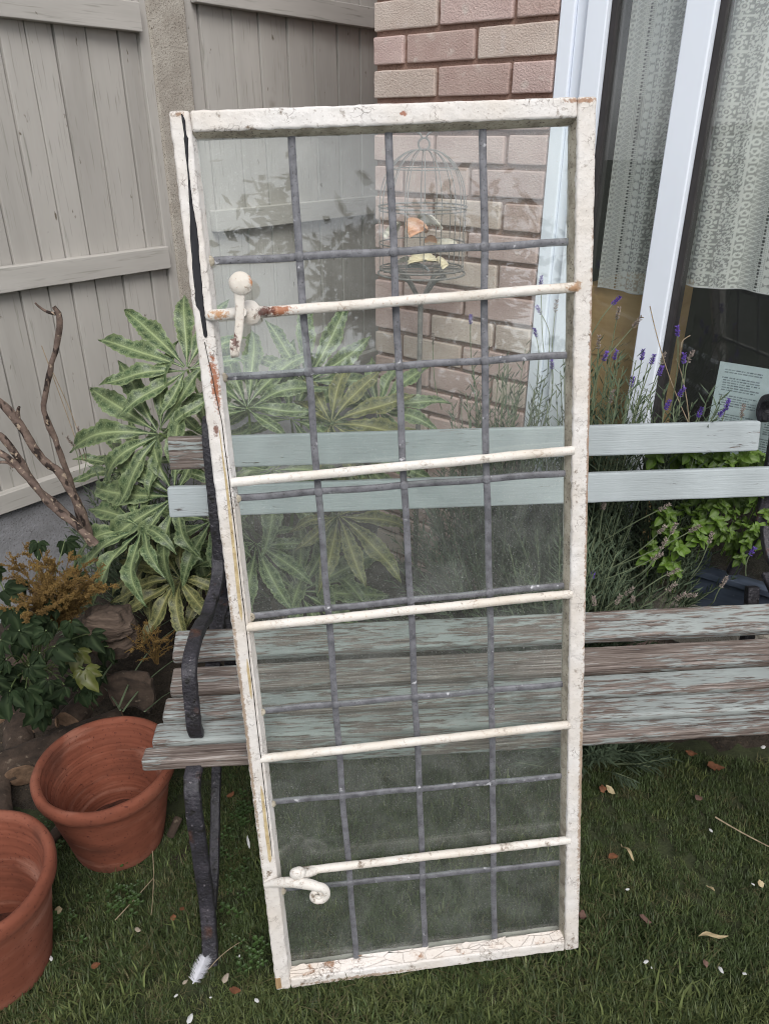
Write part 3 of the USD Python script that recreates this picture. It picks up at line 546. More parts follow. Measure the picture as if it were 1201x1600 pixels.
# sound paint flakes most at the left end of the top slat
st = np.stack([np.linspace(.0235, .115, 8), np.full(8, .4518), np.full(8, .802)], 1)
obj('worn_slat_end', sweep(rrect(.0655, .0215, .004, 3, 4), st, nrm([0, .22, 1.]), np.cross([1, 0, 0], nrm([0, .22, 1.])), .0006, 40, 44), 'flaking_sage_paint', bench, smooth=50, label='flaking bare-wood end of the top back slat')
def iron_end(xc, xu, n, back=0.):
    e = thing_part = G()
    leg = spline([(xc, .03, .398), (xc, -.03, .385), (xc, -.043, .33), (xc, -.047, .248), (xc, -.052, .136), (xc, -.071, .056), (xc, -.095, .004)], 30)
    e.add(*ribbon(leg, [1, 0, 0], .027, .018, .0014, n))
    obj('front_leg', e, 'cast_iron', bench, label=None)
    g = G(); g.add(*ribbon(spline([(xc + .004, .30, .385), (xc + .004, .20, .262), (xc + .004, .10, .19), (xc + .004, .02, .115), (xc + .004, -.045, .09)], 24), [1, 0, 0], .018, .018, .001, n + 1)); obj('brace', g, 'cast_iron', bench)
    g = G(); g.add(*ribbon(spline([(xu, .42, .44), (xu, .39, .30), (xu, .40, .16), (xu, .44, .05), (xu, .47, .004)], 24), [1, 0, 0], .028, .020, .0014, n + 2)); obj('rear_leg', g, 'cast_iron', bench)
    g = G(); g.add(*ribbon(spline([(xc, -.02, .394), (xc, .06, .393), (xc, .17, .391), (xc, .25, .398), (xc, .34, .43), (xc + .01, .44, .46)], 24), [1, 0, 0], .030, .012, .001, n + 5)); obj('seat_bearer', g, 'cast_iron', bench)
    up = [(xu - .006, .455, .43), (xu - .004, .43, .50), (xu, .405, .57), (xu, .408, .66), (xu, .418, .74), (xu, .428, .815), (xu, .440, .852), (xu, .462, .866), (xu, .486, .855), (xu, .494, .83), (xu, .482, .812), (xu, .468, .822)]
    up = [(a, b + back, c) for a, b, c in up]
    g = G(); g.add(*ribbon(spline(up, 60), [1, 0, 0], .026, .016, .0013, n + 3)); obj('upright', g, 'cast_iron', bench)
    arm = [(xu - .004, .418, .60), (xu - .006, .37, .545), (xc, .29, .522), (xc, .21, .548), (xc, .146, .563), (xc, .095, .566), (xc, .064, .550), (xc, .054, .50), (xc, .045, .455), (xc, .055, .424)]
    g = G(); g.add(*ribbon(spline(arm, 60), [1, 0, 0], .025, .016, .0013, n + 4)); obj('armrest', g, 'cast_iron', bench)
iron_end(.090, .107, 1); iron_end(1.340, 1.306, 11, .045)

# ------------------------------------------------------------------ the leaded casement
WM = np.array([[.99262089, -.10799304, -.0551478], [.11622155, .97702474, .17864831], [.03458799, -.18373941, .98236628]])
WO = np.array([-.19423724, .82641296, 0.])
W, HT = .5596, 1.4293
cas = thing('leaded_casement', 'old white painted casement window of leaded panes leaning on bench', 'window', WO, mat=WM)
SX0, SX1, SZ0, SZ1 = .0275, .532, .024, 1.4015
obj('stile', bar(0, .026, 0, .042, 0, HT, .0035, .005, .0015, 85, 1, 4), 'white_frame_paint', cas)
obj('stile', bar(.5335, W, 0, .042, 0, HT, .0035, .005, .0015, 85, 2, 4), 'white_frame_paint', cas)
obj('top_rail', bar(.0258, .5337, .0006, .0415, 1.4035, HT - .0005, .0035, .005, .0016, 85, 3, 4), 'white_frame_paint', cas)
obj('bottom_rail', bar(.0258, .5337, .0006, .0415, .0005, .0215, .0035, .005, .0016, 85, 4, 4), 'white_frame_paint', cas)
# putty fillets from the frame down to the glass
def fillet(pts, inner, depth_dir, seed, amp, mname, n):
    a, b = np.array(pts[0], float), np.array(pts[1], float); st = a + (b - a) * np.linspace(0, 1, n)[:, None]
    prof = np.array([[0, 0], [0, .022], [inner, .022], [inner, .017], [inner * .45, .006]])
    obj('putty', sweep(prof, st, depth_dir, [0, 1, 0], amp, 70, seed), mname, cas, smooth=35)
fillet([(.0255, .004, .02), (.0255, .004, 1.404)], .0045, [1, 0, 0], 5, .0009, 'white_frame_paint', 200)
fillet([(.534, .004, .02), (.534, .004, 1.404)], .0045, [-1, 0, 0], 6, .0009, 'dirty_putty', 200)
fillet([(.027, .003, 1.404), (.533, .003, 1.404)], .0065, [0, 0, -1], 7, .0009, 'dirty_putty', 90)
# bottom putty: one uneven bed under cracked plates of old paint
obj('putty', sweep(np.array([[.004, .0190], [.0215, .0190], [.0215, .0292], [.015, .0268], [.005, .0205]]), np.stack([np.linspace(.026, .533, 150), np.zeros(150), np.zeros(150)], 1), [0, 1, 0], [0, 0, 1], .0016, 70, 41), 'flaking_putty', cas, smooth=30)
from scipy.spatial import Voronoi
from shapely.geometry import Polygon, box as sbox
R = np.random.default_rng(31); q = np.stack([R.uniform(.02, .54, 44), R.uniform(-.004, .020, 44)], 1); q = np.vstack([q] + [q * [1, -1] + [0, o] for o in (-.012, .044)] + [[(-1, 0), (2, 0), (.3, 1), (.3, -1)]])
vor = Voronoi(q * [1, 3.6])
for k in range(44):
    reg = vor.regions[vor.point_region[k]]
    if -1 in reg or not reg: continue
    pg = Polygon(vor.vertices[reg] / [1, 3.6]).intersection(sbox(.0265, .0, .5325, .0165 + .003 * math.sin(k * 2.3))).buffer(-.00035, join_style=2)
    if pg.is_empty or pg.geom_type != 'Polygon' or pg.area < 8e-6 or R.uniform() < .14: continue
    m = trimesh.creation.extrude_polygon(pg.simplify(.0002), .0026); m = m.subdivide(); V = np.array(m.vertices); t = V[:, 1].copy(); hgt = V[:, 2] - .0012 + R.uniform(-.0004, .0010) + (V[:, 0] - V[:, 0].mean()) * R.normal(0, .03)
    P = np.stack([V[:, 0], .0025 + .017 * t / .0165 - hgt * .55, .0225 + .0085 * t / .0165 + hgt * .8], 1)
    P = P + (np.stack([meshkit.fbm(P * 160 + 3 * i, 3, i) for i in range(3)], 1) - .5) * .0016
    obj('putty_flake', (P, np.array(m.faces)), 'flaking_putty', cas, smooth=35)
# lead cames
Vx = [[(1.4, .1525), (1.25, .149), (1.09, .149), (.73, .149), (.55, .148), (.376, .147), (.2, .1479), (.025, .1475)],
      [(1.4, .2815), (1.25, .2802), (1.09, .2794), (.91, .2785), (.72, .280), (.544, .279), (.377, .2795), (.19, .277), (.025, .275)],
      [(1.4, .4095), (1.25, .409), (1.09, .4063), (.91, .406), (.72, .4078), (.376, .4076), (.185, .406), (.025, .405)]]
Hz = [(1.2472, 1.2476), (1.0905, 1.0896), (.9124, .9098), (.7214, .7233), (.554, .5445), (.3795, .364), (.1995, .180)]
came = np.array([[-.0052, .0026], [-.0052, .0006], [-.0042, -.0006], [-.0020, -.0012], [0, -.0014], [.0020, -.0012], [.0042, -.0006], [.0052, .0006], [.0052, .0026], [.003, .0040], [-.003, .0040]])
for q in Vx:
    z = np.linspace(SZ0 - .002, SZ1 + .002, 150); x = np.interp(z, [a[0] for a in q][::-1], [a[1] for a in q][::-1]) + .0006 * np.sin(z * 31)
    st = np.stack([x, np.full_like(z, .0205), z], 1); obj('lead_came', sweep(came, st, [1, 0, 0], [0, 1, 0], .00028, 60, len(st)), 'lead', cas, smooth=50)
def vx(k, z): q = Vx[k]; return float(np.interp(z, [a[0] for a in q][::-1], [a[1] for a in q][::-1]))
def hz(j, x): a, b = Hz[j]; return a + (b - a) * (x - .03) / .5
for j in range(7):
    x = np.linspace(SX0 - .002, SX1 + .002, 70); z = hz(j, x) + .0007 * np.sin(x * 40 + j)
    st = np.stack([x, np.full_like(x, .0211), z], 1); obj('lead_came', sweep(came, st, [0, 0, 1], [0, 1, 0], .00028, 60, 60 + j), 'lead', cas, smooth=50)
    for k in range(3):
        xx = vx(k, hz(j, .28)); vv, ff = blob(.0070, j * 3 + k, .22, 2, (1, .30, 1)); obj('solder_joint', (vv + [xx, .0192, hz(j, xx)], ff), 'lead', cas, smooth=60)
    for xx, m in ((SX0 + .001, 'dirty_putty'), (SX1 - .001, 'dirty_putty')):
        if (j * 3 + (xx > .2)) % 3 != 1:
            vv, ff = blob(.0075, j * 5 + int(xx * 9), .3, 2, (.9, .5, .9)); obj('putty_dab', (vv + [xx, .0175, hz(j, xx)], ff), m, cas, smooth=60)
# panes: each a little out of plane
zr = [lambda x: SZ1 + .004] + [lambda x, j=j: hz(j, x) for j in range(7)] + [lambda x: SZ0 - .004]
xc_ = [lambda z: SX0 - .004] + [lambda z, k=k: vx(k, z) for k in range(3)] + [lambda z: SX1 + .004]
R = np.random.default_rng(3)
for j in range(8):
    for k in range(4):
        zm = (zr[j](.28) + zr[j + 1](.28)) / 2
        P = []
        for (jj, kk) in ((j + 1, k), (j + 1, k + 1), (j, k + 1), (j, k)):
            xx = xc_[kk](zm); P.append([xx, .0215, zr[jj](xx)])
        P = np.array(P); c = P.mean(0); P = c + (P - c) * [.988, 1, .988]
        tx, tz = R.normal(0, .017, 2); P[:, 1] += (P[:, 0] - c[0]) * tx + (P[:, 2] - c[2]) * tz
        n = 7; S, T = np.meshgrid(np.linspace(0, 1, n), np.linspace(0, 1, n), indexing='ij')
        q = (P[0] * ((1 - S) * (1 - T))[..., None] + P[1] * (S * (1 - T))[..., None] + P[2] * (S * T)[..., None] + P[3] * ((1 - S) * T)[..., None])
        q[..., 1] += (meshkit.fbm(q * 9 + k + j * 3, 2, 3) - .5) * .0012
        q = q.reshape(-1, 3); fr = grid_faces(n, n); bk = q + [0, .003, 0]
        rim = [i for i in range(n)] + [i * n + n - 1 for i in range(1, n)] + [(n - 1) * n + i for i in range(n - 2, -1, -1)] + [i * n for i in range(n - 2, 0, -1)]
        rf = np.array([[rim[i], rim[(i + 1) % len(rim)], rim[(i + 1) % len(rim)] + n * n, rim[i] + n * n] for i in range(len(rim))])
        obj('glass_pane', (np.vstack([q, bk]), np.vstack([fr, fr[:, ::-1] + n * n, rf[:, ::-1]])), 'old_glass', cas, smooth=30)
# white painted saddle bars
for (x0, za, x1, zb) in ((.092, 1.1765, .536, 1.1858), (.024, .9405, .536, .9490), (.022, .7107, .536, .7150), (.020, .4772, .536, .4771), (.066, .2480, .540, .2440)):
    t = np.linspace(0, 1, 90); st = np.stack([x0 + (x1 - x0) * t, np.full(90, .0045), za + (zb - za) * t + .0003 * np.sin(t * 17)], 1)
    v_, f_ = tube(st, .0071 * (1 + .03 * np.sin(t * 61) * np.sin(t * 23)), 12)
    v_ = v_ + (np.stack([meshkit.fbm(v_ * 90 + i * 5, 3, i) for i in range(3)], 1) - .5) * .0011
    obj('saddle_bar', (v_, f_), 'white_iron_paint', cas, smooth=60)
# turn handle on the upper bar
h = tag(UsdGeom.Xform.Define(stage, numbered(str(cas.GetPath()), 'turn_handle')))
obj('arm', tube([(.020, .000, 1.1765), (.026, -.006, 1.1768), (.045, -.010, 1.177), (.060, -.012, 1.1775), (.080, -.008, 1.178), (.098, .002, 1.178)], [.006, .0078, .0075, .0085, .0085, .0068], 12), 'white_iron_paint', h, smooth=60)
vv, ff = blob(.0165, 3, .08, 3, (.9, .5, 1)); obj('collar', (vv + [.077, -.012, 1.1775], ff), 'white_iron_paint', h, smooth=60)
vv, ff = blob(.0152, 5, .05, 3, (1, .55, 1)); obj('knob', (vv + [.0709, -.045, 1.2149], ff), 'white_iron_paint', h, smooth=60)
ht = spline([(.0690, -.043, 1.206), (.0678, -.042, 1.1985), (.066, -.042, 1.180), (.0605, -.042, 1.150), (.0565, -.043, 1.135), (.0545, -.047, 1.127), (.0535, -.053, 1.126), (.0535, -.055, 1.136), (.0542, -.053, 1.146)], 40)
obj('lever', ribbon(ht, nrm([1, 0, .15]), .0130, .0095, .0005, 3, .0025, np.interp(np.linspace(0, 1, 40), [0, .08, .15, .6, .8, 1], [1.15, 1.05, .95, .9, .8, .62])), 'white_iron_paint', h, smooth=50)
obj('spindle', tube([(.0675, -.044, 1.1795), (.0675, -.005, 1.1785)], .007, 10), 'white_iron_paint', h, smooth=50)
# scroll fastener at the foot
s = tag(UsdGeom.Xform.Define(stage, numbered(str(cas.GetPath()), 'scroll_catch')))
body = [(.004, -.001, .2345), (.020, -.008, .2415), (.036, -.015, .2470), (.056, -.022, .2500), (.076, -.028, .2490), (.092, -.031, .2445)]
c0 = np.array([.0925, .2275]); spn = []
for i in range(46):
    a = PI / 2 - i / 45 * 2 * PI * 1.7; r = .0160 * (1 - .86 * i / 45); spn.append((c0[0] + r * math.cos(a), -.031 - .002 * i / 45, c0[1] + r * math.sin(a)))
path = np.vstack([spline(body[:-1], 20), spline([body[-2], (.086, -.030, .2468), spn[0]], 6)[1:-1], spn])
rad = np.interp(np.linspace(0, 1, len(path)), [0, .12, .28, .42, .6, 1], [.005, .0085, .0092, .0072, .0052, .0030])
obj('scroll', tube(path, rad, 10, up=[0, 1, 0]), 'white_iron_paint', s, smooth=60)
vv, ff = blob(.0125, 8, .08, 3, (1.1, .8, .85)); obj('knob', (vv + [.062, -.019, .2655], ff), 'white_iron_paint', s, smooth=60)
obj('pin', tube([(.058, -.016, .262), (.075, -.006, .252), (.09, .002, .2475)], [.009, .0085, .0070], 10), 'white_iron_paint', s, smooth=60)
# split in the left stile, filled black at the top, ochre below
def strip(name, pts, mname, y=-.0016, seed=0, label=None):
    p = np.array(pts, float); z = np.linspace(p[0, 0], p[-1, 0], 110); c = np.interp(z[::-1], p[::-1, 0], p[::-1, 1])[::-1]; w = np.interp(z[::-1], p[::-1, 0], p[::-1, 2])[::-1]
    w = w * (1 + .16 * (meshkit.fbm(np.stack([z * 60, 0 * z + seed, 0 * z], 1), 3, seed) - .5) * 2); c = c + (meshkit.fbm(np.stack([z * 40, 0 * z + 5, 0 * z], 1), 3, seed + 1) - .5) * .001
    V = np.stack([np.stack([c - w / 2, 0 * z + y + .0026, z], 1), np.stack([c - w / 2 * .8, 0 * z + y, z], 1), np.stack([c + w / 2 * .8, 0 * z + y, z], 1), np.stack([c + w / 2, 0 * z + y + .0026, z], 1)], 1)
    obj(name, (V.reshape(-1, 3), grid_faces(len(z), 4)), mname, cas, smooth=40, label=label)
strip('split', [(1.4244, .0163, .0016), (1.418, .0175, .0055), (1.4, .0176, .0025), (1.397, .018, .006), (1.365, .0160, .002), (1.325, .0150, .0045), (1.286, .0138, .0105), (1.230, .0112, .0125), (1.190, .0105, .0120), (1.184, .0125, .0085), (1.150, .0135, .0055), (1.148, .0135, .002)], 'black_filler', -.0014, 1, 'long crack filled with black mastic')
strip('split', [(1.142, .011, .0012), (1.03, .0213, .0014), (.90, .0222, .0016), (.72, .0215, .0014), (.5, .0212, .0016), (.29, .0208, .0012)], 'dark_gap', -.0010, 2, 'open dark seam in the left stile')
strip('exposed_putty', [(1.02, .0165, .0010), (.93, .0178, .0042), (.80, .0170, .0060), (.735, .0165, .0050), (.725, .0165, .001)], 'ochre_putty', -.0008, 3)
strip('exposed_putty', [(.66, .0175, .001), (.64, .0175, .0055), (.60, .0175, .004), (.59, .0175, .001)], 'ochre_putty', -.0008, 4)
strip('exposed_putty', [(.43, .016, .001), (.41, .0165, .0060), (.285, .0165, .0070), (.278, .0165, .001)], 'ochre_putty', -.0008, 5)
obj('wedge', bar(.0005, .0105, -.0016, .004, .006, .030, .001, .01, .0004, 60, 9), 'bare_wood', cas, label='bare wooden wedge in the bottom left corner')

# ------------------------------------------------------------------ terracotta pots
def pot(label, x, y, R0, r0, H, seed, tilt=0.):
    t = thing('terracotta_pot', label, 'pot', (x, y, -.006), group='empty terracotta pots by the bench')
    k = H / .225
    prof = [(r0 * .2, 0), (r0 - .004, 0), (r0, .004)] + [(r0 + (R0 - .012 - r0) * u, .004 + (H - .040 * k) * u) for u in np.linspace(.08, .97, 16)] + \
           [(R0 - .006, H - .034 * k), (R0 - .001, H - .029 * k), (R0 + .001, H - .020 * k), (R0 + .001, H - .010 * k), (R0 - .002, H - .003 * k), (R0 - .008, H), (R0 - .014, H - .002 * k), (R0 - .018, H - .008 * k)]
    obj('pot_body', lathe(prof, 96, .0016, seed), 'terracotta', t, smooth=60)
    rg = np.random.default_rng(seed).normal(0, .0006, 90)
    ins = [(R0 - .018, H - .008 * k)] + [(R0 - .019 - (R0 - r0 - .002) * u + .00022 * math.sin(u * 75 + seed) + rg[q] * .4, H - .012 * k - (H - .045) * u) for q, u in enumerate(np.linspace(0, 1, 90))] + [(r0 - .026, .028), (.001, .026)]
    vv, ff = lathe(ins, 96, .0012, seed + 1)
    obj('pot_inside', (vv, ff), 'terracotta', t, smooth=60)
    vv, ff = lathe([(r0 - .019, .034), (r0 * .6, .031), (.001, .031)], 48, .004, seed + 2)
    obj('soil_crust', (vv, ff), 'pot_soil_stain', t, smooth=60)
pot('empty terracotta pot standing under the left end of the bench', -.580, 1.165, .142, .094, .222, 1)
pot('empty terracotta pot cut off by the left edge of the photo', -.722, .880, .145, .098, .245, 5)

# ------------------------------------------------------------------ palmate-leaved shrub
def palmate(R, n, seed, curl=.5):
    g = G(); rr = np.random.default_rng(seed); span = 1.36 * PI if n >= 8 else 1.15 * PI
    angs = np.linspace(-span / 2, span / 2, n) + rr.normal(0, .04, n); dA = span / (n - 1)
    T = np.linspace(0.03, 1, 27); S = np.array([-1, -.62, -.13, 0, .13, .62, 1]); VA = np.array([.70, .0, .45, 1., .45, .0, .70])
    for i, a in enumerate(angs):
        L = R * (1 - .40 * (abs(a) / (span / 2)) ** 1.6) * rr.uniform(.88, 1.08)
        r = T * L; prof = L * .092 * np.sin(PI * np.clip((T - .12) / .88, 0, 1) ** 1.0) ** .95 + L * .013 * (1 - T)
        serr = 1 + .15 * (np.arange(len(T)) % 2) * (T > .36) * (T < .97) + .10 * np.sin(T * 19 + i) * (T > .3)
        h = np.minimum(r * math.tan(dA / 2) * (1.0 - .35 * T), prof * serr); h[-1] = .0006
        ph, ph2 = rr.uniform(0, 6), rr.uniform(0, 6); droop = rr.uniform(.25, .75) * curl; bend = rr.normal(0, .10)
        aa = a + bend * T ** 2
        cx, cy = np.cos(aa) * r, np.sin(aa) * r; tx, ty = -np.sin(aa), np.cos(aa)
        X = cx[:, None] + S[None] * h[:, None] * tx[:, None]; Y = cy[:, None] + S[None] * h[:, None] * ty[:, None]
        Z = (.10 * L * np.sin(T * PI * .8) - droop * .62 * L * T ** 2.2)[:, None] + np.abs(S)[None] * h[:, None] * .34 + \
            (np.abs(S)[None] ** 2) * (.034 * L * np.sin(T * 17 + ph)[:, None] * np.where(S < 0, 1., .7)[None] * (T[:, None] > .25)) + .006 * np.sin(T * 7 + ph2)[:, None]
        vein = np.repeat(VA[None], len(T), 0) * (1 - .45 * T[:, None]); vein[:, [0, 6]] *= .8 * (T[:, None] > .2)
        side = (.24 * ((np.arange(len(T)) % 3) == 0))[:, None] * (np.abs(S)[None] > .3) * (np.abs(S)[None] < .9); vein = np.maximum(vein, side * (T[:, None] > .3))
        g.add(np.stack([X, Y, Z], -1).reshape(-1, 3), grid_faces(len(T), len(S)), vein.ravel())
    return g
SB = np.array([-.30, 1.90, .04])                    # foot of the shrub
shrub = thing('fatsia_shrub', 'large speckled palmate-leaved shrub between fence and bench', 'shrub', SB)
leaves = [  # px, py, depth, lobe length, screen direction of the main lobe (right, up), tilt towards the viewer, old?
 (293, 578, 1.80, .200, (-.62, .75), .95, 0), (250, 677, 1.72, .205, (-.78, .50), .85, 0), (272, 776, 1.62, .235, (-1, .10), .75, 0), (222, 824, 1.60, .205, (-.85, -.42), .70, 0),
 (281, 904, 1.58, .165, (-.75, -.55), .65, 1), (318, 905, 1.62, .115, (.3, -.8), .7, 1), (330, 812, 1.66, .150, (-.35, -.8), .6, 0),
 (386, 638, 1.78, .190, (.15, .95), .9, 0), (455, 655, 1.84, .180, (.35, .9), .85, 0), (478, 598, 1.90, .170, (.45, .9), 1.0, 0), (518, 662, 1.80, .185, (.9, .35), .7, 1),
 (528, 806, 1.66, .165, (.7, -.55), .6, 1), (468, 925, 1.62, .200, (.72, .45), .7, 0), (400, 850, 1.64, .19, (-.1, -.9), .7, 0), (425, 735, 1.72, .18, (.4, -.6), .6, 0),
 (590, 640, 1.90, .165, (.75, .55), .85, 0), (560, 720, 1.80, .17, (.8, -.2), .6, 0), (330, 690, 1.90, .17, (.2, .9), .8, 0), (205, 735, 1.95, .16, (-.6, .75), .75, 0),
 (310, 850, 1.78, .16, (-.2, -.9), .5, 0), (352, 760, 1.74, .17, (.3, .7), .6, 0), (490, 870, 1.72, .16, (.2, -.8), .6, 0), (250, 868, 1.70, .15, (-.5, -.7), .5, 1)]
R = np.random.default_rng(21)
for i, (px, py, Y, L, d, tl, old) in enumerate(leaves):
    c = at(px, py, Y=Y) - SB
    n = nrm([R.normal(0, .28) + .2 * d[0], -tl + R.normal(0, .18), .75]); Rt = nrm(np.array([1, 0, 0]) - n * n[0]); Ut = np.cross(n, Rt)
    M = frame(n, Rt * d[0] + Ut * d[1])
    g = palmate(L * 1.24 * R.uniform(.88, 1.1), 9 if L > .16 else 7, 50 + i, R.uniform(.2, .6)); v, f, a = g.arr()
    obj('leaf', G().add(v @ M.T + c, f, a), 'fatsia_leaf_old' if old else 'fatsia_leaf', shrub, smooth=True, attr='vein')
    foot = np.array([R.normal(0, .04) + c[0] * .35, R.normal(0, .04) + c[1] * .25, max(.08, c[2] * .45)])
    obj('petiole', tube(spline([foot, foot * .4 + c * .6 + [0, .02, .01], c - n * .012, c + n * .001], 14), np.linspace(.0050, .0030, 14), 6), 'fatsia_petiole', shrub)
for k in range(4):
    e = np.array([R.normal(0, .10), R.normal(0, .06), R.uniform(.3, .5)])
    obj('stem', tube(spline([(R.normal(0, .02), R.normal(0, .02), 0), e * [.5, .6, .5], e], 14), np.linspace(.011, .006, 14), 8), 'twig_bark', shrub)

# ------------------------------------------------------------------ bare pruned branches on the left
def branch_thing(label, pts, Y, r0, r1, seed, twigs=()):
    P = np.array([at(px, py, Y=Y + dy) for px, py, dy in pts]); base = P[-1].copy()
    t = thing('bare_branch', label, 'branch', base, group='bare cut branches by the fence')
    n = 40; Q = spline(P - base, n); Q = Q + (np.stack([meshkit.fbm(Q * 18 + 5 * i + seed, 3, seed) for i in range(3)], 1) - .5) * .016 * np.linspace(1, .2, n)[:, None]
    rad = .84 * np.linspace(r0, r1, n) * (1 + .22 * (meshkit.fbm(np.stack([np.arange(n) * .45, np.full(n, seed), np.zeros(n)], 1), 2, seed) - .5) * 2)
    v, f = tube(Q, rad, 12); v = v + (np.stack([meshkit.fbm(v * 90 + 3 * i, 3, seed) for i in range(3)], 1) - .5) * .003
    obj('stem', (v, f), 'twig_bark', t, smooth=60)
    for tw in twigs:
        q = np.array([at(px, py, Y=Y + dy) for px, py, dy in tw]) - base
        obj('twig', tube(spline(q, 12), np.linspace(r0 * .55, r0 * .3, 12), 7), 'twig_bark', t, smooth=60)
branch_thing('thin reddish bare branch rising furthest up the fence boards', [(83, 481, 0), (92, 500, 0), (88, 540, 0), (74, 592, 0), (70, 645, 0), (84, 682, 0), (112, 760, 0), (128, 830, 0)], 1.72, .0075, .0095, 3, [[(88, 490, 0), (70, 485, 0), (55, 473, -.01)]])
branch_thing('thick flaky bare branch, uppermost of those from the left edge', [(-30, 596, .05), (0, 628, 0), (30, 660, 0), (62, 712, 0), (95, 742, 0), (140, 840, 0)], 1.62, .0105, .0125, 5, [[(30, 662, 0), (28, 645, 0), (30, 636, -.01)]])
branch_thing('brown bare branch below the thick flaky one', [(-30, 655, .05), (0, 680, 0), (30, 722, 0), (60, 765, 0), (100, 800, 0), (145, 850, 0)], 1.56, .0095, .0115, 8)
branch_thing('lowest bare branch, ending at the gravel board corner', [(-30, 690, .05), (0, 708, 0), (35, 738, 0), (80, 790, 0), (120, 822, 0), (150, 850, 0)], 1.50, .0085, .0100, 12, [[(22, 730, 0), (10, 722, 0), (-8, 722, 0)]])

# ------------------------------------------------------------------ dry brown plumes, dark compound-leaved plant, arching blades
def plume(label, base, tips, name, fine=False, seed=0):
    t = thing('dry_plume_plant', label, 'plant', base); R = np.random.default_rng(seed)
    for tip in tips:
        e = np.array(tip) - base; mid = e * .55 + [0, 0, .05]
        stem = spline([(0, 0, 0), mid, e], 30); g = G(); g.add(*tube(stem[6:], np.linspace(.0018, .0008, 24), 5))
        for q in range(15 if not fine else 7):                       # side sprays beset with tiny dry flowers
            k = R.integers(9, 29); s = stem[k]; L = R.uniform(.03, .07) * (1.25 - k / 40)
            d = nrm(np.array([R.normal(0, 1), R.normal(0, .8), R.uniform(-.25, .8)]) + 1.2 * nrm(stem[k] - stem[k - 2])); side = spline([s, s + d * L * .5, s + d * L + [0, 0, -.004]], 8)
            g.add(*tube(side, .0007, 4, caps=False))
            for u in range(60 if not fine else 26):
                j = R.integers(1, 8); c = side[j] + R.normal(0, .0022, 3); r = R.uniform(.0011, .0021) * (.75 if fine else 1)
                o = np.array([[1, 0, -.7], [-1, 0, -.7], [0, 1, .7], [0, -1, .7]]) * r; o = o @ rot(nrm(R.normal(size=3)), R.uniform(0, 6)).T
                g.add(o + c, [[0, 1, 2], [0, 3, 1], [0, 2, 3], [1, 3, 2]])
        obj('plume', g, 'plume_brown', t, smooth=False)
    return t
tips = [at(px, py, Y=y) for px, py, y in [(8, 870, 1.38), (35, 848, 1.42), (62, 858, 1.42), (85, 875, 1.40), (110, 868, 1.42), (135, 880, 1.40), (165, 890, 1.42), (178, 915, 1.38), (160, 925, 1.36), (130, 905, 1.36), (100, 910, 1.36), (120, 935, 1.34), (75, 905, 1.36), (55, 930, 1.33), (30, 945, 1.32), (5, 955, 1.32), (40, 965, 1.30), (85, 950, 1.32), (20, 900, 1.37), (60, 885, 1.38), (148, 905, 1.38)]]
plume('dry brown feathery plumes by the left edge above dark leaves', at(105, 1010, Y=1.46), tips, 'dry', seed=2)
tips = [at(px, py, Y=y) for px, py, y in [(205, 975, 1.42), (228, 968, 1.44), (252, 985, 1.42), (240, 1005, 1.38), (215, 1000, 1.38), (265, 1000, 1.42), (195, 1020, 1.36)]]
plume('wispy brown seedheads beside the weathered driftwood', at(250, 1060, Y=1.48), tips, 'dry', True, seed=3)

def leaflet(L, w, seed, n=8, ser=.16):
    R = np.random.default_rng(seed); T = np.linspace(0, 1, n); S = np.array([-1, -.45, 0, .45, 1])
    h = w * np.sin(PI * T ** .8) ** .8 * (1 + ser * (np.arange(n) % 2)); h[0] = h[-1] = .0004
    b = R.normal(0, .12)
    X = np.repeat((T * L)[:, None], 5, 1); Y = S[None] * h[:, None] + b * L * (T ** 2)[:, None]
    Z = np.abs(S)[None] * h[:, None] * .35 - (.30 * L * T ** 2)[:, None] + .05 * L * np.sin(T * 9 + R.uniform(0, 6))[:, None] * np.abs(S)[None]
    VA = np.array([0, .05, 1, .05, 0]); vein = np.repeat(VA[None], n, 0) * .8
    return np.stack([X, Y, Z], -1).reshape(-1, 3), grid_faces(n, 5), vein.ravel()
def compound(L, seed, k=5):
    g = G(); R = np.random.default_rng(seed)
    for q in range(k):
        a = (q - (k - 1) / 2) * (.62 if k == 5 else .8) + R.normal(0, .08); l = L * (1 - .22 * abs(q - (k - 1) / 2)) * R.uniform(.85, 1.1)
        v, f, w = leaflet(l, l * .26, seed * 7 + q); M = rot([0, 0, 1], a) @ rot([0, 1, 0], R.normal(.1, .15))
        g.add(v @ M.T + [.004 * math.cos(a), .004 * math.sin(a), 0], f, w)
    return g
base = at(60, 1060, Y=1.40)
dp = thing('dark_leafy_plant', 'dark green plant of toothed five-part leaves above the log ends', 'plant', base)
R = np.random.default_rng(77)
spots = [(30, 985, 1.27), (72, 985, 1.28), (62, 1020, 1.24), (45, 1040, 1.22), (10, 1030, 1.22), (15, 1080, 1.17), (130, 1045, 1.27), (110, 970, 1.33), (140, 990, 1.35), (20, 950, 1.33), (0, 1000, 1.25), (85, 1010, 1.27), (100, 1070, 1.25), (55, 960, 1.34), (5, 920, 1.38), (118, 1015, 1.30), (75, 1060, 1.22), (40, 1075, 1.20), (60, 845, 1.52), (145, 1075, 1.28), (90, 940, 1.40), (35, 905, 1.42), (-12, 1060, 1.16), (170, 1010, 1.40), (160, 1050, 1.36), (65, 1095, 1.20)]
spots += [(px + R.normal(0, 24), py + R.normal(0, 22), Y + .03 + R.uniform(0, .05)) for px, py, Y in spots]
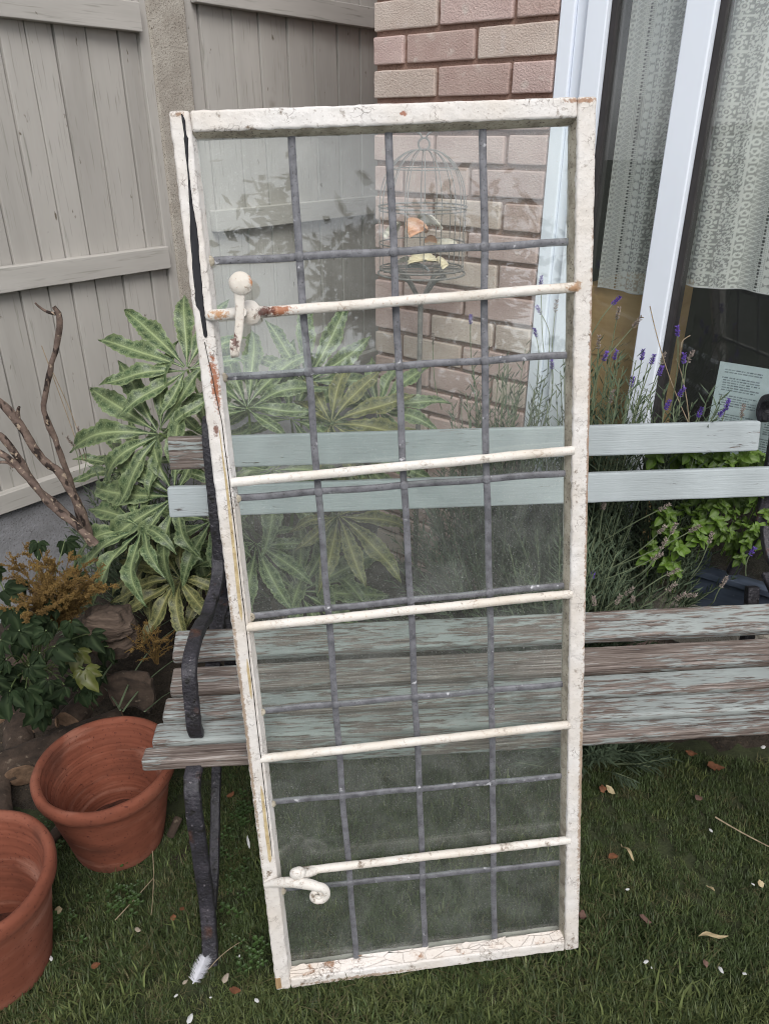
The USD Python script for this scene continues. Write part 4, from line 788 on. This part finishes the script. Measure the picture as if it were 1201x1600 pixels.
for i, (px, py, Y) in enumerate(spots):
    c = at(px, py, Y=Y) - base; n = nrm([R.normal(0, .3), -.75 + R.normal(0, .15), .7]); Rt = nrm(np.array([1, 0, 0]) - n * n[0]); Ut = np.cross(n, Rt)
    d = (R.normal(0, .6), -1 + R.normal(0, .35)); M = frame(n, Rt * d[0] + Ut * d[1])
    v, f, a = compound(R.uniform(.040, .056), 30 + i).arr()
    obj('leaf', G().add(v @ M.T + c, f, a), 'yellowing_leaf' if i in (6, 15) else 'dark_leaf', dp, smooth=True, attr='vein')
    obj('leaf_stalk', tube(spline([(R.normal(0, .02), R.normal(0, .02), 0), c * .55 + [0, 0, .03], c], 10), .0014, 5), 'fatsia_petiole', dp)
base = at(188, 1112, Y=1.33)
ab = thing('arching_blade_plant', 'few thin pale green blades arching up behind the pot', 'plant', base)
for pts in ([(186, 1105), (205, 1060), (240, 1010), (300, 968)], [(160, 1060), (180, 1030), (225, 995), (290, 955)], [(192, 1112), (225, 1070), (262, 1038), (300, 1020)], [(226, 1112), (250, 1092), (285, 1072)], [(188, 1110), (172, 1085), (150, 1058)]):
    q = np.array([at(px, py, Y=1.33 + .10 * i) for i, (px, py) in enumerate(pts)]) - base
    obj('blade', tube(spline(q, 20), np.linspace(.0024, .0010, 20), 6, flat=.6), 'arching_blade', ab)

# ------------------------------------------------------------------ logs and wood
def log(label, c, axis, L, r, end, seed, name='cut_log', cat='log', group='logs edging the bed'):
    t = thing(name, label, cat, c, group=group); ax = nrm(axis); a = nrm(np.cross(ax, [0, 0, 1])); b = np.cross(a, ax)
    g_ = np.arange(28) * 2 * PI / 28; s = np.linspace(0, 1, 16); rr = r * (1 + .16 * (meshkit.fbm(np.stack([np.cos(g_) * 1.2 + seed, np.sin(g_) * 1.2, 0 * g_], 1), 3, seed) - .5) * 2)
    ring = (np.cos(g_) * rr)[:, None] * a + (np.sin(g_) * rr * .92)[:, None] * b
    v = (s[:, None, None] * L * ax + ring[None]).reshape(-1, 3); d = (meshkit.fbm(v * [30, 30, 30] + seed, 4, seed) - .5) * r * .32
    v = v + nrm2(v - np.outer(v @ ax, ax)) * d[:, None]
    obj('bark', (v, grid_faces(16, 28, True)), 'bark', t, smooth=60)
    for k, (o, sgn) in enumerate(((v[:28], -1), (v[-28:], 1))):
        cc = o.mean(0); V = [cc + ax * sgn * .002]; F = []
        for q, u in enumerate((.35, .7, .93)): V += list(cc + (o - cc) * u + ax * sgn * (.002 + .0014 * ((q + k) % 2)))
        V += list(o)
        n = 28
        F += [[0, 1 + i, 1 + (i + 1) % n] for i in range(n)]
        for q in range(3): F += [t_ for i in range(n) for t_ in ([1 + q * n + i, 1 + (q + 1) * n + i, 1 + (q + 1) * n + (i + 1) % n], [1 + q * n + i, 1 + (q + 1) * n + (i + 1) % n, 1 + q * n + (i + 1) % n])]
        F = np.array(F); F = F if sgn > 0 else F[:, ::-1]
        obj('cut_face', (np.array(V), F), end, t, smooth=30)
def nrm2(v): return v / (np.linalg.norm(v, axis=1, keepdims=True) + 1e-9)
log('mossy yellowish log end at the left edge below dark leaves', at(22, 1098, z=.085) + [0, 0, -.01], (-.35, 1, -.05), .20, .034, 'mossy_end', 1)
log('round brown log end just above the cut-off pot', at(34, 1212, z=.04), (-.45, 1, .05), .20, .036, 'end_grain', 2)
log('long dark bark log lying behind the terracotta pots', at(-20, 1222, z=.045) + [0, .03, 0], (1, .62, .02), .30, .040, 'end_grain', 3)
log('small pale log end at the left edge above the front pot', at(8, 1285, z=.02), (-.5, 1, .1), .12, .019, 'end_grain', 4)
log('cut log end half hidden behind the pot rim', at(106, 1130, z=.07), (.3, 1, 0), .16, .036, 'end_grain', 5)
log('pale short billet lying on the dark bark log', at(54, 1138, z=.11), (1, .25, .12), .050, .0125, 'end_grain', 6)
log('short light billet propped upright among the logs', at(75, 1122, z=.10), (.35, .3, 1), .050, .0125, 'end_grain', 7)
log('brown log mostly hidden at the left edge behind the mossy end', at(10, 1140, z=.05) + [0, .02, 0], (-.5, 1, 0), .18, .034, 'end_grain', 8)
log('short cork-like billet leaning against the pot base on grass', at(74, 1318, z=.012), (.55, .50, .42), .048, .0135, 'end_grain', 9, 'wood_billet', 'billet', None)
log('little bark stub on the grass right of the pot', at(266, 1306, z=.012), (.25, .75, .35), .036, .0095, 'bark', 10, 'wood_billet', 'billet', None)
c = at(172, 985, Y=1.46)
dw = thing('driftwood', 'weathered grey-brown driftwood stump with dark hollows among plants', 'driftwood', c)
vv, ff = blob(.062, 4, .35, 4, (1.05, .8, 1.1)); vv = vv * (1 - .28 * np.exp(-((vv[:, 2] + .012) / .010) ** 2) * (vv[:, 1] < 0))[:, None]
vv = vv + (meshkit.fbm(vv * [60, 60, 12], 4, 3) - .5)[:, None] * .010
obj('trunk', (vv, ff), 'grey_driftwood', dw, smooth=60)
vv, ff = blob(.030, 8, .2, 3, (1.1, .5, .5)); obj('hollow_knot', (vv + [.012, -.040, -.036], ff), 'bark', dw, smooth=60)
c = at(205, 1075, Y=1.42)
sl = thing('flat_stone', 'dark flat stone standing in soil behind the pot', 'stone', c)
obj('slab', bar(-.055, .055, -.016, .016, -.06, .045, .014, .012, .016, 26, 3), 'bark', sl, smooth=40)

# ------------------------------------------------------------------ lavender, mint, trough
def sprig_leaves(g, p, L, R, n, ll, up=1.0):
    """A shoot with narrow opposite leaves."""
    d = nrm(np.array(L)); ln = np.linalg.norm(L)
    for q in range(n):
        s = p + np.array(L) * (q + .5) / n; a = q * 2.4 + R.uniform(0, .6)
        o = nrm(np.cross(d, [math.cos(a), math.sin(a), .3])); e = nrm(o * 1.0 + d * R.uniform(.5, 1.2) * up); l = ll * R.uniform(.7, 1.15) * (1 - .35 * q / n); w = .0013 + l * .034; side = nrm(np.cross(e, d)) * w
        m = s + e * l * .5 + d * l * .06; tip = s + e * l + d * l * .16
        g.add([s - side * .5, s + side * .5, m - side, m + side, tip], [[0, 1, 3], [0, 3, 2], [2, 3, 4]])
def spike(p, d, L, R, dry=False):
    g = G(); d = nrm(d)
    for q in range(46):
        u = (q % 6) / 5.; c = p + d * L * (u - .5 + R.normal(0, .05)); a = R.uniform(0, 2 * PI); o = nrm(np.cross(d, [math.cos(a), math.sin(a), .2])); rr = .0042 * (1.15 - .55 * u) * (.85 if dry else 1)
        e = nrm(o + d * .7); s = nrm(np.cross(e, d)) * .0019; b = c + o * rr * .3
        g.add([b - s, b + s, b + e * .0062, b + d * .003 + o * .002], [[0, 1, 2], [0, 3, 1], [0, 2, 3], [1, 3, 2]])
    return g
def lavender(label, base, shoots, flowers, seed, spread=(.1, .06), hgt=.3, low=.38):
    t = thing('lavender', label, 'lavender', base); R = np.random.default_rng(seed); g = G(); gs = G()
    for s in range(shoots):
        x, y = R.normal(0, spread[0]), R.normal(0, spread[1]); h = hgt * R.uniform(.45, 1.08) * math.exp(-(x / (2.2 * spread[0])) ** 2)
        foot = np.array([x * .5, y * .5, h * low]); top = np.array([x * 1.25 + R.normal(0, .02), y * 1.2 + R.normal(0, .02), h])
        gs.add(*tube([foot, (foot + top) / 2 + R.normal(0, .006, 3), top], .0011, 3, caps=False))
        sprig_leaves(g, foot + (top - foot) * .25, (top - foot) * .78, R, 26, .040)
    tag(obj('foliage', g, 'lavender_leaf', t, smooth=False), kind='stuff'); tag(obj('stems', gs, 'lavender_stem', t, smooth=False), kind='stuff')
    for k, (p, foot, kind) in enumerate(flowers):
        p = np.array(p) - base; ft = np.array(foot) - base; st = spline([ft, ft * .45 + p * .55 + R.normal(0, .006, 3), p], 12)
        obj('flower_stem', tube(st, .0011, 4, caps=False), 'lavender_stem' if kind != 2 else 'dry_stem', t)
        if kind != 2: obj('flower_spike', spike(p, st[-1] - st[-3], .019 if kind == 0 else .024, R, kind == 1), 'lavender_purple' if kind == 0 else 'lavender_dry', t, smooth=False)
def hy(x): return 2.28 - .627 * (x + .025) / .779     # y of the house wall at x
def fl(px, py, Y, fx, fy, kind): return (at(px, py, Y=Y), at(fx, fy, Y=Y - .02), kind)
R = np.random.default_rng(9)
A_fl = [fl(962, 470, 1.66, 915, 545, 0), fl(961, 555, 1.62, 935, 640, 0), fl(945, 557, 1.62, 925, 640, 0), fl(1003, 555, 1.60, 985, 640, 0), fl(1019, 562, 1.60, 990, 645, 0), (at(1031, 580, Y=1.58), at(995, 645, Y=1.56), 0), fl(987, 597, 1.58, 970, 655, 0),
        fl(995, 503, 1.66, 920, 590, 1), fl(935, 535, 1.64, 930, 620, 1), fl(1035, 560, 1.6, 1010, 640, 1), fl(955, 620, 1.56, 950, 680, 1), fl(965, 490, 1.68, 945, 620, 1)]
B_fl = [fl(1058, 518, 1.60, 1048, 640, 0), fl(1068, 560, 1.56, 1060, 650, 0), fl(1078, 557, 1.57, 1066, 620, 1), fl(1064, 613, 1.54, 1055, 665, 0), fl(1042, 633, 1.53, 1040, 680, 0), fl(1093, 645, 1.52, 1085, 690, 0), fl(1136, 631, 1.54, 1118, 690, 0), fl(1128, 644, 1.54, 1112, 690, 0), fl(1160, 642, 1.53, 1140, 690, 1),
        (at(1015, 478, Y=1.60), at(1075, 660, Y=1.56), 2), (at(1056, 560, Y=1.585), at(1076, 660, Y=1.56), 2), (at(1078, 524, Y=1.58), at(1062, 555, Y=1.58), 2)]
lavender('lavender bush flowering purple behind the bench, left of mullion foot', np.array([.50, 1.66, .05]), 300, A_fl, 31, (.085, .05), .86)
lavender('lavender bush with purple heads in front of the dark right pane', np.array([.66, 1.60, .05]), 120, B_fl, 32, (.07, .03), .84, .66)
C_fl = [fl(735, 500, 1.86, 748, 620, 0), fl(845, 440, 1.80, 850, 560, 0), fl(842, 485, 1.80, 855, 590, 0), fl(836, 520, 1.78, 838, 600, 0), fl(868, 478, 1.76, 862, 600, 1), fl(676, 530, 1.90, 690, 640, 1), fl(862, 570, 1.72, 858, 640, 0), fl(720, 628, 1.80, 725, 680, 1)]
lavender('lavender bush behind the casement glass in front of the bricks', np.array([.30, 1.76, .05]), 280, C_fl, 33, (.13, .06), .80)
D_fl = [(at(943, 790, Y=1.47), at(935, 850, Y=1.5), 1), (at(1037, 793, Y=1.46), at(935, 850, Y=1.55), 1), (at(1033, 828, Y=1.44), at(928, 900, Y=1.5), 1), (at(1052, 826, Y=1.44), at(1000, 900, Y=1.46), 1), (at(1085, 826, Y=1.44), at(945, 890, Y=1.5), 1), (at(1036, 850, Y=1.43), at(985, 905, Y=1.45), 1), (at(1025, 870, Y=1.42), at(945, 905, Y=1.45), 1), (at(1050, 894, Y=1.41), at(1000, 925, Y=1.42), 1),
        (at(1048, 918, Y=1.40), at(1000, 950, Y=1.42), 1), (at(982, 924, Y=1.40), at(945, 950, Y=1.42), 1), (at(965, 938, Y=1.39), at(940, 955, Y=1.42), 1), (at(1077, 930, Y=1.40), at(1040, 955, Y=1.42), 1), (at(1062, 932, Y=1.39), at(1030, 955, Y=1.42), 1), (at(988, 937, Y=1.39), at(965, 955, Y=1.42), 1), (at(1110, 840, Y=1.45), at(1080, 900, Y=1.47), 1), (at(1175, 862, Y=1.43), at(1165, 900, Y=1.44), 0), (at(925, 900, Y=1.44), at(928, 930, Y=1.45), 0), (at(1130, 910, Y=1.42), at(1110, 945, Y=1.44), 1), (at(928, 940, Y=1.40), at(925, 958, Y=1.42), 1)]
lavender('sprawling grey-green lavender with faded heads below the back slats', np.array([.44, 1.50, .05]), 260, D_fl, 34, (.10, .04), .52)
lavender('low lavender sprigs poking out under the front of the bench', np.array([.48, 1.37, .0]), 70, [], 35, (.08, .035), .15)
lavender('wispy grey lavender between fence and speckled shrub', np.array([-.64, 1.82, .05]), 150, [fl(125, 676, 1.78, 130, 740, 1), fl(65, 540, 1.80, 130, 720, 2), fl(72, 560, 1.80, 135, 720, 2), fl(110, 690, 1.76, 125, 740, 1)], 36, (.10, .05), .58)
def mint_leaf(L, seed):
    return leaflet(L, L * .34, seed, 7, .05)
mint = thing('mint_plant', 'bright green mint bush between bench back and patio window', 'mint', np.array([.80, 1.58, .30])); R = np.random.default_rng(61)
ms = [(1098, 842), (1075, 830), (1120, 812), (1132, 790), (1150, 800), (1180, 788), (1165, 815), (1140, 830), (1185, 825), (1170, 845), (1118, 835), (1060, 855), (1052, 838), (1090, 800), (1070, 790), (1105, 790), (1040, 880), (1055, 880), (1190, 800), (1200, 840), (1150, 850), (1020, 850), (1160, 870),
      (1060, 712), (1085, 716), (1110, 712), (1135, 716), (1160, 712), (1185, 716), (1100, 722), (1150, 724), (1075, 706), (1125, 706), (1175, 706), (1030, 715), (1045, 800), (1195, 770), (1210, 810), (1030, 820)]
ms += [(px + R.normal(0, 16), py + R.normal(0, 12)) for px, py in ms if py > 760] + [(px + R.normal(0, 14), min(py + R.normal(0, 6), 730)) for px, py in ms if py < 760]
for i, (px, py) in enumerate(ms):
    Y = (1.515 if py > 760 else 1.55) + R.uniform(-.03, .05); c = at(px, py, Y=Y) - np.array([.80, 1.58, .30]); g = G(); n = nrm([R.normal(0, .35), -.7, .8]); L = R.uniform(.019, .031)
    for lev in range(3):
        for q in range(3 if lev else 4):
            a = q * 2 * PI / (3 if lev else 4) + lev * .9 + R.normal(0, .2); l = L * (1 - .2 * (2 - lev)) if lev else L * .55
            M = frame(n, [1, 0, .2]) @ rot([0, 0, 1], a) @ rot([0, 1, 0], -.5 + .35 * lev); v, f, w = mint_leaf(l, i * 13 + lev * 5 + q); g.add(v @ M.T + c - n * .010 * lev, f, w)
    obj('sprig', g, 'mint_leaf', mint, smooth=True, attr='vein')
    obj('stem', tube(spline([c * [.96, 1, 1] - [0, -.02, .07], c - [0, -.006, .03], c], 8), .0008, 4, caps=False), 'mint_leaf', mint)
tb = at(1140, 905, Y=1.585)
tr = thing('planter_trough', 'dark slate-blue wooden trough behind the right end of bench seat', 'planter', (tb[0], tb[1], .03), -.62)
for k in range(3):
    obj('plank', bar(-.09, .26, 0, .014, .0 + k * .118, .114 + k * .118, .002, .05, .0006, 30, k), 'slate_paint', tr)
for k in range(3):
    obj('plank', bar(-.09, -.076, .016, .15, .0 + k * .118, .114 + k * .118, .002, .05, .0006, 30, 5 + k), 'slate_paint', tr)
obj('rim', bar(-.10, .27, -.012, .030, .355, .372, .003, .05, .0006, 30, 9), 'slate_paint', tr); obj('compost', box(-.07, .26, .016, .15, .28, .30), 'soil', tr, smooth=False)

# ------------------------------------------------------------------ birdcage with shells
CB = np.array([.092, 1.96, 0.]); ch = thing('birdcage', 'domed wire birdcage on a stand, seen through the top panes', 'birdcage', CB)
def zc(py, dy=0.): return float(at(660, py, Y=CB[1] + dy)[2])
zs, zt, zb = zc(322), zc(232), zc(418); rc = .104
for k in range(16):
    a = 2 * PI * k / 16; d = np.array([math.cos(a), math.sin(a), 0])
    pts = [d * rc + [0, 0, zb], d * rc + [0, 0, (zb + zs) / 2], d * rc + [0, 0, zs]] + [d * rc * math.cos(u) ** .85 + [0, 0, zs + (zt - zs) * math.sin(u)] for u in np.linspace(.15, PI / 2 * .97, 9)]
    obj('wire', tube(pts, .0012, 5, caps=False), 'cage_wire', ch)
for z, r, w in ((zb, rc, .0022), (zs, rc + .002, .0022), (zs - .008, rc + .001, .0016), ((zb + zs) / 2 - .012, rc + .001, .0016), (zs + (zt - zs) * .66, rc * .77, .0016), (zb - .012, rc + .004, .0026)):
    g_ = np.linspace(0, 2 * PI, 41); obj('hoop', tube(np.stack([r * np.cos(g_), r * np.sin(g_), 0 * g_ + z], 1), w, 6, caps=False), 'cage_wire', ch)
for k in range(-4, 5):
    y_ = k * .022; w_ = math.sqrt(rc ** 2 - y_ ** 2); obj('floor_wire', tube([(-w_, y_, zb - .004), (w_, y_, zb - .004)], .0012, 4, caps=False), 'cage_wire', ch)
g_ = np.linspace(0, 2 * PI, 25); obj('finial_ring', tube(np.stack([.013 * np.cos(g_), 0 * g_, zt + .010 + .013 * np.sin(g_)], 1), .0028, 6, caps=False), 'cage_wire', ch)
for s_ in (-1, 1):
    obj('finial_leaf', tube([(s_ * .003, 0, zt + .022), (s_ * .010, 0, zt + .032), (s_ * .022, 0, zt + .038), (s_ * .034, 0, zt + .034)], [.003, .0065, .0065, .001], 7, flat=.4), 'cage_wire', ch)
zk = zc(470)
for k in range(4):
    a = PI / 4 + k * PI / 2; d = np.array([math.cos(a), math.sin(a), 0])
    obj('bracket', tube(spline([d * .080 + [0, 0, zb - .014], d * .055 + [0, 0, zb - .022], d * .025 + [0, 0, (zb + zk) / 2 - .012], d * .006 + [0, 0, zk]], 16), .0050, 8), 'cage_wire', ch)
    obj('foot', tube(spline([d * .006 + [0, 0, .16], d * .05 + [0, 0, .11], d * .13 + [0, 0, .03], d * .16 + [0, 0, .03]], 16), .0065, 8), 'cast_iron', ch)
obj('post', tube([(0, 0, .14), (0, 0, zk + .005)], .0070, 10), 'cage_wire', ch)
def shell(label, px, py, dy, r, m, seed, sq):
    c = at(px, py, Y=CB[1] + dy); t = thing('seashell', label, 'seashell', c, rotz=seed * 1.1, group='shells in the birdcage')
    r = r * 1.25; th = np.linspace(0, PI, 22); rr = np.linspace(.12, 1, 10); V = []
    for q in rr:
        rib = 1 + .05 * np.cos(th * 22)
        V.append(np.stack([q * np.cos(th) * rib, q * np.sin(th) * rib - .25, .55 * np.sqrt(np.clip(1.04 - q ** 2, 0, 1)) * rib], 1))
    V = np.array(V); F = grid_faces(10, 22); T = V.reshape(-1, 3) * r * np.asarray(sq); M = rot([1, 0, 0], 1.0)
    B = T * [1, 1, .72] - [0, 0, .002]; n = len(T)
    obj('valve', (np.vstack([T, B]) @ M.T, np.vstack([F[:, ::-1], F + n])), m, t, smooth=40)
shell('large orange-pink shell, biggest in the birdcage', 648, 362, -.055, .036, 'shell_orange', 1, (1, 1, 1.1))
shell('grey-white ribbed shell behind the orange one', 668, 352, .0, .034, 'shell_pale', 2, (1, 1, .9))
shell('small brown-orange shell right of the large orange one', 672, 378, -.06, .017, 'shell_orange', 3, (.8, 1.2, 1))
shell('pale shell furthest left in the cage', 615, 365, .0, .030, 'shell_pale', 4, (1, 1.1, 1))
shell('striped cream shell at the right side of the cage', 697, 385, -.02, .026, 'shell_pale', 5, (1.2, .8, 1))
shell('cream shell low at the cage front below the lead bar', 660, 408, -.08, .026, 'shell_cream', 6, (1.2, .9, 1))
shell('round cream shell at the bottom right of the cage', 690, 414, -.07, .020, 'shell_cream', 7, (.9, 1.2, 1))
shell('blue-grey shell at the cage bottom', 650, 420, -.085, .022, 'shell_grey', 8, (1.2, .8, 1))
shell('small white shell at the bottom left of the cage', 632, 410, -.07, .018, 'shell_pale', 9, (1, 1, 1))

# ------------------------------------------------------------------ small things on the lawn
def gp(px, py, h=.014): return at(px, py, z=h)
p = gp(301, 1538, .018); q = gp(322, 1494, .022)
ft = thing('feather', 'white downy feather at the foot of the iron bench leg', 'feather', p); d = q - p; R = np.random.default_rng(4)
obj('shaft', tube(spline([d * 0, d * .5 + [.003, 0, .004], d], 12), np.linspace(.0010, .0004, 12), 5), 'down', ft)
g = G()
for k in range(460):
    u = R.uniform(.05, 1.0); s = d * u + [.003 * math.sin(u * PI), 0, .004 * math.sin(u * PI)]; side = nrm(np.cross(d, [0, 0, 1])) * R.choice([-1, 1])
    w = .016 * math.sin(PI * min(1, u * .8 + .18)) ** .6 * R.uniform(.6, 1.1); e = s + side * w + nrm(d) * w * R.uniform(.2, 1.0) + [0, 0, R.uniform(-.002, .008)]; t_ = nrm(np.cross(e - s, [0, 0, 1])) * .0006
    g.add([s - t_, s + t_, e], [[0, 1, 2]])
obj('barbs', g, 'down', ft, smooth=False)
def litter(label, px, py, L, w, ang, m, cat='leaf', name='fallen_leaf', seed=0, curl=.3, group=None):
    c = gp(px, py); t = thing(name, label, cat, c, ang, group=group); R = np.random.default_rng(seed + 400)
    L, w = L * .9, w * .85; v, f, a = leaflet(L, w, seed + 40, 9); v = v * [1, 1, 1] + [-L / 2, 0, .30 * L * .25]; v[:, 2] = v[:, 2] * curl + .004 * np.sin(v[:, 0] * 120 + seed); q = v / L; v = v + (np.stack([meshkit.fbm(q * 4 + 7 * i + seed, 3, seed + i) for i in range(3)], 1) - .5) * [L * .16, w * 1.1, L * .22]; v[:, 2] -= v[:, 2].min() + .004
    obj('blade', (np.vstack([v, v - [0, 0, .0006]]), np.vstack([f, f[:, ::-1] + len(v)])), m, t, smooth=True)
    return t
litter('orange-brown curled leaf right of the casement foot', 958, 1337, .022, .008, .3, 'dry_leaf', seed=1)
litter('long curved pale straw leaf standing right of the casement', 980, 1335, .062, .0035, 1.75, 'pale_straw', seed=2, curl=.8)
litter('broad pale straw leaf lying flat near the bottom right', 1115, 1463, .062, .0055, -.06, 'pale_straw', seed=3)
litter('crumpled red-brown leaf lying under the right end of the seat', 1118, 1200, .046, .016, -.2, 'dry_leaf', seed=4)
litter('red-brown leaf lying against the lavender under the seat', 1080, 1176, .030, .010, -.15, 'dry_leaf', seed=5)
litter('cream folded leaf below the low lavender sprigs', 953, 1234, .030, .008, 2.2, 'pale_straw', seed=6)
litter('rusty leaf beside the cream folded leaf', 941, 1232, .022, .009, 1.6, 'dry_leaf', seed=7)
litter('purplish brown leaf lying alone on right lawn below seat', 1092, 1246, .022, .008, .5, 'brown_leaf', seed=8)
litter('narrow tan leaf in the middle of the right lawn', 1110, 1388, .022, .004, 1.9, 'pale_straw', seed=9)
litter('dark curled leaf on lawn right of the casement foot', 1008, 1437, .026, .006, -.5, 'brown_leaf', seed=10)
litter('brown leaf touching the lower right side of the casement', 909, 1428, .024, .008, 1.3, 'brown_leaf', seed=11)
litter('tan leaf near the right edge beside a white chip', 1188, 1380, .016, .007, 1.8, 'pale_straw', seed=12)
litter('brown sliver low on the lawn near the white chips', 1102, 1505, .014, .005, 1.7, 'brown_leaf', seed=13)
litter('orange leaf scrap left of the iron leg foot', 270, 1432, .016, .006, 1.9, 'dry_leaf', seed=14)
litter('small tan leaf scrap above the orange one', 285, 1420, .014, .005, 1.2, 'dry_leaf', seed=15)
litter('rust-coloured leaf between feather and casement corner', 367, 1548, .022, .008, .4, 'dry_leaf', seed=16)
litter('tan leaf on grass below the terracotta pot', 149, 1508, .018, .007, .5, 'dry_leaf', seed=17)
litter('orange leaf lying behind the iron leg under the bench', 360, 1241, .022, .007, .8, 'dry_leaf', seed=18)
litter('slim white quill-like sliver left of the casement', 387, 1316, .030, .003, 2.0, 'white_chip', 'sliver', 'white_sliver', 19)
litter('pale torn leaf in the lower middle of left lawn', 90, 1421, .020, .007, 2.2, 'pale_straw', seed=20)
def chip(label, px, py, r, m, seed, name, cat, group=None):
    t = thing(name, label, cat, gp(px, py, .016), rotz=seed * 1.3, group=group); vv, ff = blob(r * .74, seed, .5, 2, (1.2, .7, .4)); obj('flake', (vv, ff), m, t, smooth=40)
chip('pinkish pale stone on grass between feather and casement', 352, 1529, .010, 'stone', 1, 'pebble', 'pebble')
chip('small greyish stone on the grass in front of the pot', 215, 1453, .007, 'stone', 2, 'pebble', 'pebble')
chip('buff stone at the base of the feather', 289, 1535, .006, 'stone', 3, 'pebble', 'pebble')
for i, (px, py, r) in enumerate([(1009, 1503, .0062), (1126, 1516, .0068), (1163, 1522, .0045), (1018, 1512, .0032), (1176, 1382, .0036), (1192, 1168, .0085), (1110, 1298, .0055), (980, 1390, .0045)]):
    chip(['bright white flake nearest the casement on the right lawn', 'largest bright white flake low on the right lawn', 'white flake nearest the bottom right corner', 'tiny white flake just below the one nearest the casement', 'small white speck beside the tan leaf at right edge', 'white flake at the right edge just under the seat', 'greyish white flake beside the long dry stalk', 'bluish white speck below the orange-brown curled leaf'][i], px, py, r, 'white_chip', 10 + i, 'paint_flake', 'paint flake', 'white paint flakes on the right lawn')
for i, (px, py, r) in enumerate([(297, 1592, .0085), (401, 1564, .0055), (275, 1556, .0040), (80, 1498, .0055), (329, 1559, .0028), (374, 1494, .003)]):
    chip(['largest white flake at the bottom edge below the feather', 'flat white flake below the bottom left casement corner', 'pale small flake left of the feather tip', 'cream flake on grass just right of the front pot', 'tiny white speck right below the feather', 'tiny white speck between iron leg and casement'][i], px, py, r, 'white_chip', 30 + i, 'paint_flake', 'paint flake', 'white paint flakes on the left lawn')
def twig(label, pts, r, m='dry_stem', h=.018):
    q = np.array([gp(px, py, h) for px, py in pts]); t = thing('dry_twig', label, 'twig', q[0]); obj('stem', tube(spline(q - q[0], 12), np.linspace(r, r * .6, 12), 6), m, t)
twig('straight pale dry stalk lying across the lawn at right edge', [(1117, 1277), (1160, 1302), (1215, 1330)], .0019)
twig('thin straw stalk lying on the grass left of the iron leg', [(180, 1438), (215, 1400), (240, 1372)], .0011)
twig('thin upright dry stalk right of the terracotta pot', [(238, 1330), (240, 1365), (236, 1430)], .0010)
twig('fine pale straw beside the foot of the iron leg', [(326, 1515), (350, 1490), (380, 1470)], .0010)
# patches of clover
for lab, cx, cy, sx, sy, n in (('clover patch in the grass left of the pot base', 95, 1290, 22, 16, 26), ('clover patch in the grass below the left pot', 80, 1450, 26, 18, 26), ('clover patch in grass in front of the terracotta pot', 180, 1400, 30, 14, 26), ('clover sprigs in the grass right of the iron leg', 360, 1370, 14, 60, 26), ('clover sprigs under the bench left of the casement', 380, 1270, 10, 16, 18), ('clover sprigs near the feather and casement corner', 392, 1495, 12, 14, 14)):
    g = G(); R = np.random.default_rng(cx + cy); o = gp(cx, cy, .0)
    for k in range(n):
        c = gp(cx + R.normal(0, sx), cy + R.normal(0, sy), .022) + [0, 0, R.uniform(-.004, .006)] - o; r = R.uniform(.005, .009)
        for q in range(3):
            a = q * 2.09 + R.uniform(0, .5); u = np.array([math.cos(a), math.sin(a), .15]); s = np.array([-math.sin(a), math.cos(a), 0])
            g.add([c, c + u * r - s * r * .55, c + u * r * 1.45, c + u * r + s * r * .55, c + u * r * .8 + [0, 0, -.0015]], [[0, 1, 4], [1, 2, 4], [2, 3, 4], [3, 0, 4]])
    t = thing('clover_patch', lab, 'clover', o); tag(obj('foliage', g, 'clover', t, smooth=False), kind='stuff')

# ------------------------------------------------------------------ far end of the garden, seen only in the glass
def cards(g, P, s, R):
    for p in P:
        M = rot(nrm(R.normal(size=3)), R.uniform(0, 6)); q = np.array([[-1, 0, 0], [0, -.5, 0], [1, 0, 0], [0, .5, 0]]) * s * R.uniform(.6, 1.2); g.add(q @ M.T + p, [[0, 1, 2, 3]])
R = np.random.default_rng(55)
hg = thing('garden_hedge', 'clipped green hedge at the far end of the lawn', 'hedge', (0, -6.5, 0)); g = G()
cards(g, np.stack([R.uniform(-8, 8, 9000), R.uniform(-.5, .5, 9000), R.uniform(.02, 1, 9000) ** .8 * 1.9], 1), .11, R); obj('foliage', g, 'hedge_leaf', hg, smooth=False)
obj('inner_twigs', box(-8, 8, -.25, .25, 0, 1.7), 'hedge_bark', hg, smooth=False)
for i, (tx, ty, hh, rr) in enumerate([(-3.2, -8.0, 5.2, 1.7), (2.6, -8.5, 4.4, 1.5), (5.6, -8.2, 5.8, 1.8)]):
    t = thing('garden_tree', ['bushy tree reflected at the left', 'small round tree reflected in the middle', 'tall tree reflected at the right'][i] + ' beyond the hedge', 'tree', (tx, ty, 0))
    obj('trunk', tube(spline([(0, 0, 0), (.1, 0, hh * .4), (0, .1, hh * .8)], 14), np.linspace(.16, .05, 14), 10), 'hedge_bark', t); g = G()
    for q in range(26):
        d = nrm(R.normal(size=3)); c = np.array([0, 0, hh * .66]) + d * rr * [1, 1, .8] * R.uniform(.3, .95); cards(g, c + R.normal(0, .28, (110, 3)), .12, R)
    obj('crown', g, 'hedge_leaf', t, smooth=False)
